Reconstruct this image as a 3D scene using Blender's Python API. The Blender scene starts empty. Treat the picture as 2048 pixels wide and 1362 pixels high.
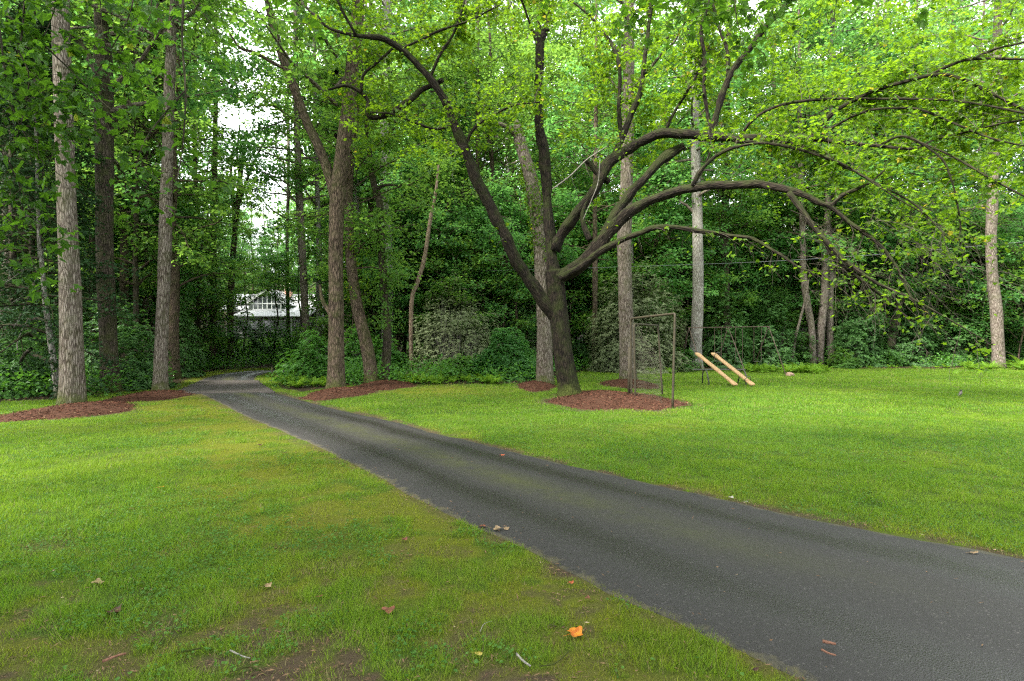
import bpy, math
import numpy as np
from mathutils import Vector
PI = math.pi
F = 1137.8          # focal length in photo pixels (2048 wide)
CH = 1.7            # eye height
rng = np.random.default_rng(7)
sc = bpy.context.scene
col = sc.collection

# ------------------------------------------------------------------ helpers
def gY(py): return CH * F / (py - 681.0)
def gp(px, py):
    Y = gY(py); return np.array([(px - 1024) / F * Y, Y, 0.0])
def P(px, py, Y): return np.array([(px - 1024) / F * Y, Y, CH - (py - 681) / F * Y])
def smooth(a, b, t):
    t = np.clip((t - a) / (b - a), 0, 1); return t * t * (3 - 2 * t)

_tab = np.random.default_rng(3).random((256, 256)).astype(np.float32)
def vnoise(x, y):
    x = np.asarray(x, float); y = np.asarray(y, float)
    xi = np.floor(x).astype(int); yi = np.floor(y).astype(int)
    fx = x - xi; fy = y - yi
    fx = fx * fx * (3 - 2 * fx); fy = fy * fy * (3 - 2 * fy)
    a = _tab[xi & 255, yi & 255]; b = _tab[(xi + 1) & 255, yi & 255]
    c = _tab[xi & 255, (yi + 1) & 255]; d = _tab[(xi + 1) & 255, (yi + 1) & 255]
    return (a * (1 - fx) + b * fx) * (1 - fy) + (c * (1 - fx) + d * fx) * fy
def fbm(x, y, o=4):
    s = 0; a = 0.5; t = 0
    for i in range(o):
        s = s + a * vnoise(x + 17.3 * i, y + 9.1 * i); t += a; a *= 0.5; x = x * 2.03; y = y * 2.03
    return s / t

def terrain(x, y):
    x = np.asarray(x, float); y = np.asarray(y, float)
    r = np.maximum(y, 0)
    z = 0.05 * (fbm(x * 0.16, y * 0.16, 2) - 0.5) * smooth(5, 12, r)
    z = z + 0.9 * smooth(38, 58, r) + 1.2 * smooth(56, 74, r) + 17 * smooth(85, 175, r)
    z = z + 6 * smooth(45, 100, np.abs(x)) + 2.5 * smooth(20, 45, x) * smooth(42, 70, r)
    return z
def th(x, y): return float(terrain(x, y))

def tag(o, label=None, cat=None, group=None, kind=None):
    if label: o['label'] = label
    if cat: o['category'] = cat
    if group: o['group'] = group
    if kind: o['kind'] = kind
    return o
def empty(name, loc, label=None, cat=None, group=None, rz=0, sc_=1.0):
    o = bpy.data.objects.new(name, None); col.objects.link(o)
    o.location = [float(v) for v in loc]; o.rotation_euler = (0, 0, rz); o.scale = (sc_,) * 3
    o.empty_display_size = 0.2
    return tag(o, label, cat, group)
def link(name, me, parent=None, loc=None):
    o = bpy.data.objects.new(name, me); col.objects.link(o)
    if parent is not None: o.parent = parent
    if loc is not None: o.location = [float(v) for v in loc]
    return o

def mesh_np(name, V, faces_flat, loop_tot, mat, smoothf=False, attrs=None, mats=None, midx=None):
    me = bpy.data.meshes.new(name)
    V = np.ascontiguousarray(V, dtype=np.float32)
    me.vertices.add(len(V)); me.vertices.foreach_set('co', V.ravel())
    faces_flat = np.ascontiguousarray(faces_flat, dtype=np.int32)
    loop_tot = np.ascontiguousarray(loop_tot, dtype=np.int32)
    me.loops.add(len(faces_flat)); me.loops.foreach_set('vertex_index', faces_flat)
    me.polygons.add(len(loop_tot))
    st = np.zeros(len(loop_tot), dtype=np.int32); st[1:] = np.cumsum(loop_tot)[:-1]
    me.polygons.foreach_set('loop_start', st)
    if smoothf: me.polygons.foreach_set('use_smooth', np.ones(len(loop_tot), dtype=bool))
    else: me.polygons.foreach_set('use_smooth', np.zeros(len(loop_tot), dtype=bool))
    for m in (mats or [mat]): me.materials.append(m)
    if midx is not None: me.polygons.foreach_set('material_index', np.asarray(midx, dtype=np.int32))
    for k, a in (attrs or {}).items():
        a = np.asarray(a, dtype=np.float32)
        if a.ndim == 1:
            at = me.attributes.new(k, 'FLOAT', 'POINT'); at.data.foreach_set('value', a)
        else:
            at = me.attributes.new(k, 'FLOAT_VECTOR', 'POINT'); at.data.foreach_set('vector', np.ascontiguousarray(a).ravel())
    me.update(calc_edges=True)
    return me

def catmull(P_, n):
    """resample rows (k,d) to n rows along a Catmull-Rom spline"""
    P_ = np.asarray(P_, float); k = len(P_)
    if k == 2: 
        t = np.linspace(0, 1, n)[:, None]; return P_[0] * (1 - t) + P_[1] * t
    Q = np.vstack([2 * P_[0] - P_[1], P_, 2 * P_[-1] - P_[-2]])
    L = np.r_[0, np.cumsum(np.linalg.norm(np.diff(P_[:, :3], axis=0), axis=1) + 1e-9)]
    s = np.linspace(0, L[-1], n); i = np.clip(np.searchsorted(L, s, side='right') - 1, 0, k - 2)
    t = ((s - L[i]) / (L[i + 1] - L[i]))[:, None]
    p0, p1, p2, p3 = Q[i], Q[i + 1], Q[i + 2], Q[i + 3]
    return 0.5 * ((2 * p1) + (-p0 + p2) * t + (2 * p0 - 5 * p1 + 4 * p2 - p3) * t ** 2 + (-p0 + 3 * p1 - 3 * p2 + p3) * t ** 3)

class Wood:
    """collects tubes; 'bk' = position wrapped round the tube for bark"""
    def __init__(s): s.V = []; s.Fc = []; s.B = []; s.n = 0
    def tube(s, pts, rad, sides=6, rough=0.0, cap=True, seed=0, flare=0.0):
        pts = np.asarray(pts, float); k = len(pts); rad = np.broadcast_to(np.asarray(rad, float), (k,)).copy()
        T = np.gradient(pts, axis=0); T /= np.linalg.norm(T, axis=1)[:, None] + 1e-12
        ref = np.array([0., 1., 0.]) if abs(T[0][1]) < 0.8 else np.array([1., 0., 0.])
        U = np.cross(T, ref); 
        nu = np.linalg.norm(U, axis=1)
        bad = nu < 0.15
        if bad.any(): U[bad] = np.cross(T[bad], np.array([0.6, 0.2, 0.75]))
        U /= np.linalg.norm(U, axis=1)[:, None]
        for i in range(1, k):                       # parallel transport
            u = U[i - 1] - T[i] * np.dot(U[i - 1], T[i]); U[i] = u / (np.linalg.norm(u) + 1e-12)
        W = np.cross(T, U)
        a = np.arange(sides) / sides * 2 * PI
        L = np.r_[0, np.cumsum(np.linalg.norm(np.diff(pts, axis=0), axis=1))]
        R = np.repeat(rad[:, None], sides, 1)
        if rough:
            ca, sa = np.cos(a), np.sin(a)
            for f, amp in ((1.5, 1.0), (4, 0.55)):
                R = R * (1 + rough * amp * (vnoise(ca[None] * f + seed * 7.1 + L[:, None] * .9 * f * .4, sa[None] * f + 31 + L[:, None] * .5) - 0.5) * 2)
        if flare:
            e = np.exp(-L / (rad[0] * 1.1))[:, None]
            R = R * (1 + flare * e * (0.75 + 0.5 * np.cos(a * 5 + seed)[None] * 0.6 + 0.3 * np.cos(a * 3 + 2 * seed)[None]))
        co = pts[:, None] + U[:, None] * (np.cos(a)[None, :, None] * R[..., None]) + W[:, None] * (np.sin(a)[None, :, None] * R[..., None])
        b = np.stack([np.cos(a)[None] * R + seed * 3.3, np.sin(a)[None] * R, np.repeat(L[:, None], sides, 1)], -1)
        idx = s.n + np.arange(k * sides).reshape(k, sides)
        q = np.stack([idx[:-1], np.roll(idx[:-1], -1, 1), np.roll(idx[1:], -1, 1), idx[1:]], -1).reshape(-1, 4)
        s.V.append(co.reshape(-1, 3)); s.B.append(b.reshape(-1, 3)); s.Fc.append(q); s.n += k * sides
        if cap:
            for row, p, l in ((idx[0][::-1], pts[0], 0), (idx[-1], pts[-1], L[-1])):
                s.V.append(p[None]); s.B.append(np.array([[seed * 3.3, 0, l]])); c = s.n; s.n += 1
                r2 = np.roll(row, -1)
                s.Fc.append(np.stack([row, r2, np.full_like(row, c), np.full_like(row, -1)], -1))
    def mesh(s, name, mat, extra=None):
        V = np.vstack(s.V); Fq = np.vstack(s.Fc); tri = Fq[:, 3] < 0
        tot = np.where(tri, 3, 4); flat = Fq.ravel(); flat = flat[flat >= 0]
        return mesh_np(name, V, flat, tot, mat, True, {'bk': np.vstack(s.B)})

def unit(v): return v / (np.linalg.norm(v, axis=-1, keepdims=True) + 1e-12)

class Leaves:
    def __init__(s): s.C = []; s.D = []; s.N = []; s.L = []; s.W = []; s.R = []
    def add(s, C, D, N, L, W, R=None):
        n = len(C); s.C.append(C); s.D.append(unit(D)); s.N.append(N)
        s.L.append(np.broadcast_to(L, (n,))); s.W.append(np.broadcast_to(W, (n,)))
        s.R.append(rng.random(n) if R is None else np.broadcast_to(R, (n,)))
    def count(s): return sum(len(c) for c in s.C)
    def mesh(s, name, mat, shape='diamond', curl=0.25):
        C = np.vstack(s.C); D = np.vstack(s.D); N = np.vstack(s.N)
        L = np.concatenate(s.L)[:, None]; W = np.concatenate(s.W)[:, None]; R = np.concatenate(s.R)
        S = unit(np.cross(D, N)); N = unit(np.cross(S, D)); n = len(C)
        if shape == 'diamond':
            rows = [(0, 0, 0), (.42, .5, .5), (1, 0, -.35), (.42, -.5, .5)]
        elif shape == 'long':
            rows = [(0, 0, 0), (.3, .5, .3), (.75, .38, .1), (1, 0, -.5), (.75, -.38, .1), (.3, -.5, .3)]
        else:   # lobed
            rows = [(0, 0, 0), (.05, .28, .3), (-.02, .5, .2), (.30, .42, .25), (.5, .56, .0), (.62, .24, .2), (1, 0, -.5),
                    (.62, -.24, .2), (.5, -.56, .0), (.30, -.42, .25), (-.02, -.5, .2), (.05, -.28, .3)]
        k = len(rows)
        V = np.empty((n, k, 3), np.float32)
        for i, (u, v, w) in enumerate(rows):
            V[:, i] = C + D * L * u + S * W * v + N * W * w * curl
        at = {'rnd': np.repeat(R, k)}
        if shape == 'diamond':
            idx = np.arange(n * 4).reshape(n, 4)
            f = idx.ravel(); tot = np.full(n, 4)
        elif shape == 'long':
            idx = np.arange(n * 6).reshape(n, 6)
            f = np.concatenate([idx[:, [0, 1, 2, 3]], idx[:, [0, 3, 4, 5]]], 1).ravel(); tot = np.full(2 * n, 4)
        else:
            idx = np.arange(n * 12).reshape(n, 12)
            f = np.concatenate([idx[:, [0, 1, 2, 3]], idx[:, [0, 3, 4, 5]], idx[:, [0, 5, 6, 7]], idx[:, [0, 7, 8, 9]], idx[:, [0, 9, 10, 11]]], 1).ravel()
            tot = np.full(5 * n, 4)
        return mesh_np(name, V.reshape(-1, 3), f, tot, mat, False, at)

def rdir(n, r=None):
    r = r or rng
    v = r.normal(size=(n, 3)); return unit(v)

# ------------------------------------------------------------------ materials
class NT:
    def __init__(s, name):
        s.m = bpy.data.materials.new(name); s.m.use_nodes = True; s.t = s.m.node_tree; s.t.nodes.clear()
        s.out = s.n('ShaderNodeOutputMaterial')
    def n(s, typ, **kw):
        nd = s.t.nodes.new(typ)
        for k, v in kw.items():
            if isinstance(v, dict): continue
            setattr(nd, k, v)
        return nd
    def l(s, a, b): s.t.links.new(a, b)
    def setin(s, nd, k, v):
        if hasattr(v, 'is_output') or isinstance(v, bpy.types.NodeSocket): s.l(v, nd.inputs[k])
        else: nd.inputs[k].default_value = v
    def mix(s, f, a, b, mode='MIX'):
        nd = s.n('ShaderNodeMix', data_type='RGBA', blend_type=mode)
        s.setin(nd, 0, f); s.setin(nd, 6, a if not isinstance(a, tuple) else (*a, 1)); s.setin(nd, 7, b if not isinstance(b, tuple) else (*b, 1))
        return nd.outputs[2]
    def math(s, op, a, b=0.0, c=None, clamp=False):
        nd = s.n('ShaderNodeMath', operation=op, use_clamp=clamp); s.setin(nd, 0, a); s.setin(nd, 1, b)
        if c is not None: s.setin(nd, 2, c)
        return nd.outputs[0]
    def ramp(s, f, stops, interp='LINEAR'):
        nd = s.n('ShaderNodeValToRGB'); cr = nd.color_ramp; cr.interpolation = interp
        while len(cr.elements) < len(stops): cr.elements.new(0.5)
        for e, (p, c) in zip(cr.elements, stops):
            e.position = p; e.color = (*c, 1) if isinstance(c, tuple) else (c, c, c, 1)
        s.setin(nd, 0, f); return nd.outputs[0]
    def noise(s, vec, scale, detail=4, rough=0.55, dist=0.0):
        nd = s.n('ShaderNodeTexNoise'); nd.inputs['Scale'].default_value = scale; nd.inputs['Detail'].default_value = detail
        nd.inputs['Roughness'].default_value = rough; nd.inputs['Distortion'].default_value = dist
        if vec is not None: s.l(vec, nd.inputs['Vector'])
        return nd.outputs[0]
    def attr(s, name, vec=False):
        nd = s.n('ShaderNodeAttribute', attribute_name=name); return nd.outputs['Vector' if vec else 'Fac']
    def pos(s): return s.n('ShaderNodeNewGeometry').outputs['Position']
    def scale(s, vec, sx, sy, sz):
        nd = s.n('ShaderNodeVectorMath', operation='MULTIPLY'); s.l(vec, nd.inputs[0]); nd.inputs[1].default_value = (sx, sy, sz); return nd.outputs[0]
    def bump(s, h, strength, dist=0.02):
        nd = s.n('ShaderNodeBump'); nd.inputs['Strength'].default_value = strength; nd.inputs['Distance'].default_value = dist
        s.l(h, nd.inputs['Height']); return nd.outputs[0]
    def pbsdf(s, color, rough=0.7, spec=0.3, normal=None, metal=0.0):
        nd = s.n('ShaderNodeBsdfPrincipled')
        s.setin(nd, 'Base Color', color if not isinstance(color, tuple) else (*color, 1)); s.setin(nd, 'Roughness', rough)
        nd.inputs['Specular IOR Level'].default_value = spec; nd.inputs['Metallic'].default_value = metal
        if normal is not None: s.l(normal, nd.inputs['Normal'])
        return nd.outputs[0]
    def done(s, sh): s.l(sh, s.out.inputs[0]); return s.m

def leaf_mat(name, dark, light, trans, tf=0.45, rough=0.5, spec=0.25, accent=None, objvar=0.35, noise_scale=0.35):
    t = NT(name)
    r = t.attr('rnd')
    oi = t.n('ShaderNodeObjectInfo').outputs['Random']
    nz = t.noise(t.pos(), noise_scale, 2)
    f = t.math('ADD', t.math('MULTIPLY', r, 0.55), t.math('MULTIPLY', t.math('SUBTRACT', nz, 0.3), 1.1), clamp=True)
    f = t.math('ADD', f, t.math('MULTIPLY', t.math('SUBTRACT', oi, 0.5), objvar), clamp=True)
    c = t.mix(f, dark, light)
    if accent: c = t.mix(t.math('GREATER_THAN', r, 0.988), c, accent)
    tc = t.mix(f, tuple(v * 0.6 for v in trans), trans)
    if accent: tc = t.mix(t.math('GREATER_THAN', r, 0.988), tc, accent)
    p = t.pbsdf(c, rough, spec)
    tr = t.n('ShaderNodeBsdfTranslucent'); t.l(tc, tr.inputs[0])
    mx = t.n('ShaderNodeMixShader'); mx.inputs[0].default_value = tf
    t.l(p, mx.inputs[1]); t.l(tr.outputs[0], mx.inputs[2])
    return t.done(mx.outputs[0])

M = {}
M['leaf_forest'] = leaf_mat('leaf_forest', (.030, .088, .016), (.105, .215, .04), (.27, .49, .065), .56, .5, .25)
M['leaf_mid'] = leaf_mat('leaf_mid', (.030, .10, .028), (.095, .23, .06), (.21, .49, .10), .56, .45, .3)
M['leaf_hero'] = leaf_mat('leaf_hero', (.022, .062, .005), (.10, .185, .011), (.29, .50, .018), .55, .45, .28, accent=(.42, .36, .03))
M['leaf_near'] = leaf_mat('leaf_near', (.022, .065, .008), (.05, .12, .012), (.11, .26, .015), .5, .5, .2, accent=(.30, .36, .03))
M['leaf_dark'] = leaf_mat('leaf_dark', (.024, .070, .020), (.10, .215, .055), (.12, .30, .04), .3, .42, .35)
M['leaf_shrub'] = leaf_mat('leaf_shrub', (.028, .095, .02), (.10, .25, .04), (.18, .44, .04), .42, .42, .3)
M['leaf_olive'] = leaf_mat('leaf_olive', (.08, .11, .05), (.24, .28, .14), (.16, .22, .08), .3, .5, .3)
M['leaf_pine'] = leaf_mat('leaf_pine', (.008, .026, .009), (.03, .075, .022), (.04, .09, .02), .2, .6, .15)
M['leaf_fern'] = leaf_mat('leaf_fern', (.07, .17, .015), (.16, .30, .025), (.32, .52, .035), .45, .5, .2)
M['leaf_far'] = leaf_mat('leaf_far', (.035, .095, .03), (.09, .18, .05), (.16, .34, .07), .45, .5, .3, noise_scale=.12)

def bark_mat(name, c0, c1, c2, moss=0.0, mosscol=(.05, .07, .012), vs=0.16, fscale=26, bumpd=0.03, lichen=0.0):
    t = NT(name); b = t.attr('bk', True)
    v = t.scale(b, 1, 1, vs)
    n1 = t.noise(v, fscale, 5, .62, .6)
    vor = t.n('ShaderNodeTexVoronoi', feature='DISTANCE_TO_EDGE'); vor.inputs['Scale'].default_value = fscale * .9
    wv = t.n('ShaderNodeVectorMath', operation='ADD'); t.l(v, wv.inputs[0])
    nn = t.n('ShaderNodeTexNoise'); nn.inputs['Scale'].default_value = fscale * .5; t.l(v, nn.inputs['Vector'])
    sv = t.n('ShaderNodeVectorMath', operation='SCALE'); t.l(nn.outputs['Color'], sv.inputs[0]); sv.inputs['Scale'].default_value = .05
    t.l(sv.outputs[0], wv.inputs[1]); t.l(wv.outputs[0], vor.inputs['Vector'])
    h = t.math('ADD', t.math('MULTIPLY', t.ramp(vor.outputs['Distance'], [(0, 0.0), (.25, 1.0)]), .6), t.math('MULTIPLY', n1, .8))
    c = t.ramp(h, [(.28, c0), (.62, c1), (1.05, c2)])
    big = t.noise(b, 2.2, 4)
    c = t.mix(t.ramp(big, [(.4, .0), (.75, .35)]), c, tuple(x * 1.15 for x in c2))
    if lichen:
        li = t.ramp(t.noise(b, 9, 5, .7), [(.56, 0.0), (.64, 1.0)])
        c = t.mix(t.math('MULTIPLY', li, lichen), c, (.33, .36, .30))
    if moss:
        g = t.n('ShaderNodeNewGeometry'); sx = t.n('ShaderNodeSeparateXYZ'); t.l(g.outputs['Normal'], sx.inputs[0])
        mm = t.math('ADD', t.math('MULTIPLY', sx.outputs['Z'], .35), t.math('MULTIPLY', t.noise(b, 3.0, 4), 1.4))
        c = t.mix(t.math('MULTIPLY', t.ramp(mm, [(.62, 0.0), (.95, 1.0)]), moss), c, mosscol)
        sp = t.n('ShaderNodeSeparateXYZ'); t.l(g.outputs['Position'], sp.inputs[0])
        low = t.math('ADD', t.math('MULTIPLY', sp.outputs['Z'], -1.6), t.math('MULTIPLY', t.noise(b, 5.0, 3), 1.8))
        c = t.mix(t.ramp(low, [(.15, 0.0), (.75, .75)]), c, (.06, .075, .015))
    return t.done(t.pbsdf(c, .92, .15, t.bump(h, .9, bumpd)))
M['bark_grey'] = bark_mat('bark_grey', (.013, .009, .007), (.085, .065, .052), (.20, .17, .145), moss=.3)
M['bark_pale'] = bark_mat('bark_pale', (.035, .030, .025), (.14, .125, .11), (.26, .245, .22), moss=.15, lichen=.6)
M['bark_brown'] = bark_mat('bark_brown', (.006, .004, .003), (.042, .029, .021), (.13, .095, .07), moss=.35)
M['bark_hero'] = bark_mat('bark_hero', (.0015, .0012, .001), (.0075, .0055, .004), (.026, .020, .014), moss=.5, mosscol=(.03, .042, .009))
M['bark_dead'] = bark_mat('bark_dead', (.05, .028, .018), (.14, .095, .068), (.25, .19, .145), moss=.25)
M['bark_dark'] = bark_mat('bark_dark', (.006, .005, .004), (.028, .022, .016), (.075, .06, .045), moss=.4)
M['twig'] = bark_mat('twig', (.012, .010, .008), (.045, .037, .028), (.11, .095, .075), vs=.3, bumpd=.004)
M['twig_pale'] = bark_mat('twig_pale', (.05, .045, .038), (.12, .11, .09), (.20, .19, .165), vs=.3, bumpd=.004)

def ground_mat():
    t = NT('lawn_soil'); p = t.pos()
    n = t.noise(p, 1.1, 6, .6); fn = t.noise(p, 30, 5, .7); fn2 = t.noise(p, 110, 4, .7)
    green = t.mix(fn, (.015, .036, .004), (.05, .095, .010))
    green = t.mix(t.ramp(n, [(.4, 0.0), (.7, .6)]), green, (.10, .13, .022))
    moss = t.mix(fn, (.040, .05, .006), (.135, .15, .013))
    brown = t.mix(fn2, (.022, .015, .010), (.10, .072, .047))
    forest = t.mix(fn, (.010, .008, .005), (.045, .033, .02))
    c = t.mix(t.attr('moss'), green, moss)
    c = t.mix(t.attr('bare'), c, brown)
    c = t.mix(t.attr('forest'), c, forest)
    h = t.math('ADD', fn, t.math('MULTIPLY', fn2, .5))
    return t.done(t.pbsdf(c, .95, .1, t.bump(h, .8, .03)))
M['ground'] = ground_mat()

def grass_mat():
    t = NT('grass_blade'); r = t.attr('rnd'); n = t.noise(t.pos(), .9, 4); n2 = t.noise(t.pos(), .22, 3)
    g = t.mix(r, (.033, .092, .004), (.145, .265, .012))
    g = t.mix(t.ramp(n, [(.42, 0.0), (.68, .7)]), g, (.18, .26, .018))
    g = t.mix(t.ramp(n2, [(.45, 0.0), (.7, .5)]), g, (.05, .15, .010))
    m = t.mix(r, (.085, .105, .006), (.25, .25, .014))
    d = t.mix(r, (.10, .08, .035), (.24, .19, .09))
    c = t.mix(t.attr('moss'), g, m); c = t.mix(t.attr('dry'), c, d)
    p = t.pbsdf(c, .55, .25); tr = t.n('ShaderNodeBsdfTranslucent'); t.l(t.mix(.35, c, (.5, .8, .05)), tr.inputs[0])
    mx = t.n('ShaderNodeMixShader'); mx.inputs[0].default_value = .42; t.l(p, mx.inputs[1]); t.l(tr.outputs[0], mx.inputs[2])
    return t.done(mx.outputs[0])
M['grass'] = grass_mat()
M['clover'] = leaf_mat('clover', (.030, .095, .010), (.095, .20, .022), (.16, .34, .03), .35, .5, .25)

def asphalt_mat():
    t = NT('asphalt'); p = t.pos(); u = t.attr('u'); v = t.attr('v')
    sp = t.n('ShaderNodeTexVoronoi'); sp.inputs['Scale'].default_value = 120; t.l(p, sp.inputs['Vector'])
    fine = t.noise(p, 90, 4, .8); big = t.noise(p, .7, 4, .6); mid = t.noise(p, 6, 5, .7)
    c = t.mix(fine, (.0050, .0046, .0042), (.0245, .0215, .019))
    c = t.mix(t.ramp(sp.outputs['Color'], [(.80, 0.0), (.95, .5)]), c, (.12, .11, .10))
    c = t.mix(t.ramp(big, [(.4, 0.0), (.7, .4)]), c, (.014, .0115, .0095))
    # moss between the wheel tracks
    cen = t.math('SUBTRACT', 1.0, t.math('MULTIPLY', t.math('ABSOLUTE', t.math('SUBTRACT', u, .5)), 6.0), clamp=True)
    mm = t.math('MULTIPLY', t.math('MULTIPLY', cen, v), t.ramp(t.math('ADD', t.math('MULTIPLY', big, .6), t.math('MULTIPLY', mid, .5)), [(.38, 0.0), (.62, 1.0)]))
    c = t.mix(t.math('MULTIPLY', mm, .95), c, (.036, .040, .004))
    edge = t.math('MULTIPLY', t.math('ABSOLUTE', t.math('SUBTRACT', u, .5)), 2.0)
    ee = t.ramp(t.math('ADD', edge, t.math('MULTIPLY', t.math('SUBTRACT', mid, .5), .35)), [(.95, 0.0), (1.02, .6)])
    c = t.mix(ee, c, (.07, .06, .025))
    # wheel tracks are a little smoother and damp
    tr = t.math('ABSOLUTE', t.math('SUBTRACT', t.math('ABSOLUTE', t.math('SUBTRACT', u, .5)), .27))
    wet = t.ramp(t.math('ADD', tr, t.math('MULTIPLY', t.math('SUBTRACT', big, .5), .2)), [(.02, 1.0), (.14, 0.0)])
    rough = t.math('SUBTRACT', .72, t.math('MULTIPLY', wet, .33))
    h = t.math('ADD', t.math('MULTIPLY', fine, .7), sp.outputs['Distance'])
    return t.done(t.pbsdf(c, rough, .44, t.bump(h, .45, .006)))
M['asphalt'] = asphalt_mat()

def simple(name, c0, c1, scale=12, rough=.7, spec=.3, bump=.3, metal=0., stretch=(1, 1, 1), bd=.01):
    t = NT(name); p = t.n('ShaderNodeTexCoord').outputs['Object']; v = t.scale(p, *stretch)
    n = t.noise(v, scale, 5, .65)
    return t.done(t.pbsdf(t.ramp(n, [(.3, c0), (.7, c1)]), rough, spec, t.bump(n, bump, bd), metal))
M['mulch'] = simple('mulch', (.020, .009, .006), (.10, .047, .029), 40, .95, .1, .9, bd=.03)
M['chip'] = leaf_mat('mulch_chip', (.028, .010, .007), (.13, .056, .034), (.05, .02, .01), .02, .9, .1, accent=(.22, .14, .08), noise_scale=8)
M['litter'] = leaf_mat('litter', (.06, .035, .02), (.24, .15, .085), (.1, .05, .02), .1, .85, .15, accent=(.4, .3, .2), noise_scale=5)
M['plank'] = simple('weathered_plank', (.028, .024, .022), (.085, .072, .066), 9, .8, .25, .5, stretch=(.25, 3, 3))
M['board'] = simple('varnish_board', (.24, .145, .07), (.36, .235, .12), 7, .6, .3, .25, stretch=(4, .5, 4))
M['rust'] = simple('rusty_pipe', (.035, .024, .018), (.10, .07, .052), 14, .8, .3, .4)
M['pipe'] = simple('brown_pipe', (.018, .014, .009), (.045, .038, .02), 10, .7, .3, .3)
M['darkpipe'] = simple('dark_pipe', (.022, .028, .022), (.06, .06, .045), 10, .6, .35, .3)
M['wire'] = simple('wire', (.10, .10, .08), (.20, .19, .16), 30, .5, .5, .1, metal=.5)
M['netwire'] = simple('mesh_wire', (.06, .055, .04), (.15, .14, .10), 30, .6, .4, .1, metal=.3)
M['cable'] = simple('cable', (.09, .10, .105), (.15, .165, .17), 30, .5, .5, .1)
M['roof'] = simple('shingle', (.32, .32, .33), (.48, .48, .50), 4, .8, .25, .3, stretch=(1, 1, 6))
M['trim'] = simple('white_trim', (.62, .62, .60), (.78, .78, .76), 5, .6, .3, .1)
M['siding'] = simple('grey_siding', (.16, .16, .155), (.28, .28, .27), 5, .8, .2, .2, stretch=(1, 1, 6))
M['fascia'] = simple('dark_fascia', (.05, .05, .05), (.10, .10, .10), 5, .7, .2, .1)
M['glass'] = simple('window_glass', (.02, .03, .03), (.05, .06, .06), 3, .08, .8, .0)
M['rock'] = simple('rock', (.12, .085, .06), (.30, .20, .15), 9, .9, .2, .8)
M['bird'] = simple('bird_feathers', (.05, .045, .04), (.14, .12, .11), 30, .8, .2, .2)
M['birdhead'] = simple('bird_head', (.012, .012, .012), (.03, .028, .026), 30, .7, .2, .2)
M['twigm'] = simple('twig_bark', (.10, .09, .08), (.30, .28, .25), 60, .9, .2, .4)
M['barkstrip'] = simple('bark_strip', (.10, .045, .03), (.22, .11, .075), 60, .9, .2, .4)

def brick_mat():
    t = NT('chimney_brick'); tc = t.n('ShaderNodeTexCoord').outputs['Object']
    b = t.n('ShaderNodeTexBrick'); t.l(tc, b.inputs['Vector']); b.inputs['Scale'].default_value = 2.2
    b.inputs['Color1'].default_value = (.40, .19, .13, 1); b.inputs['Color2'].default_value = (.52, .30, .22, 1); b.inputs['Mortar'].default_value = (.5, .48, .45, 1)
    return t.done(t.pbsdf(b.outputs['Color'], .9, .2))
M['brick'] = brick_mat()
def flat_leaf(name, a, b):
    t = NT(name); tc = t.n('ShaderNodeTexCoord').outputs['Object']
    n = t.noise(tc, 22, 4); c = t.ramp(n, [(.35, a), (.65, b)])
    p = t.pbsdf(c, .6, .3, t.bump(n, .3, .004)); tr = t.n('ShaderNodeBsdfTranslucent'); t.l(c, tr.inputs[0])
    mx = t.n('ShaderNodeMixShader'); mx.inputs[0].default_value = .2; t.l(p, mx.inputs[1]); t.l(tr.outputs[0], mx.inputs[2])
    return t.done(mx.outputs[0])
M['fl_orange'] = flat_leaf('leaf_orange', (.34, .07, .008), (.60, .22, .015))
M['fl_brown'] = flat_leaf('leaf_brown', (.10, .03, .018), (.22, .08, .045))
M['fl_dark'] = flat_leaf('leaf_darkbrown', (.03, .014, .010), (.08, .03, .02))
M['fl_tan'] = flat_leaf('leaf_tan', (.17, .11, .055), (.32, .22, .13))
M['fl_yellow'] = flat_leaf('leaf_yellow', (.30, .22, .04), (.45, .35, .09))
M['fl_pale'] = flat_leaf('leaf_pale', (.28, .26, .22), (.42, .39, .34))
M['fl_red'] = flat_leaf('leaf_red', (.35, .07, .03), (.48, .13, .05))

# ------------------------------------------------------------------ driveway edges (world)
Lpx = [(1610, 1362), (1500, 1310), (1400, 1270), (1220, 1185), (1080, 1115), (1000, 1075), (900, 1030), (830, 995), (760, 955), (690, 920), (640, 895), (560, 860), (500, 835), (440, 805), (397, 786)]
Rpx = [(2048, 1120), (1800, 1075), (1600, 1035), (1400, 990), (1200, 945), (1050, 910), (930, 880), (870, 868), (790, 845), (680, 820), (600, 800), (548, 785.5)]
Le = np.array([[6.6, -3.4], [5.1, -1.4], [3.1, 0.8]] + [list(gp(*q)[:2]) for q in Lpx])
Re = np.array([[8.7, -2.0], [7.1, .3], [5.5, 2.4]] + [list(gp(*q)[:2]) for q in Rpx])
NR = 260
Lr = catmull(np.c_[Le, np.zeros(len(Le))], NR)[:, :2]; Rr = catmull(np.c_[Re, np.zeros(len(Re))], NR)[:, :2]
L2px = [(398, 764), (412, 756), (440, 749), (490, 743), (560, 738)]
R2px = [(514, 764), (508, 757), (520, 750), (545, 745), (585, 742)]
L2 = np.array([list(gp(*q)[:2]) for q in L2px] + [[-17.5, 47], [-21, 60], [-25, 70]])
R2 = np.array([list(gp(*q)[:2]) for q in R2px] + [[-13.5, 44], [-17.5, 57], [-22, 70]])
NR2 = 90
L2r = catmull(np.c_[L2, np.zeros(len(L2))], NR2)[:, :2]; R2r = catmull(np.c_[R2, np.zeros(len(R2))], NR2)[:, :2]
cenD = np.vstack([(Lr + Rr) / 2, (L2r + R2r) / 2]).astype(np.float32)
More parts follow.
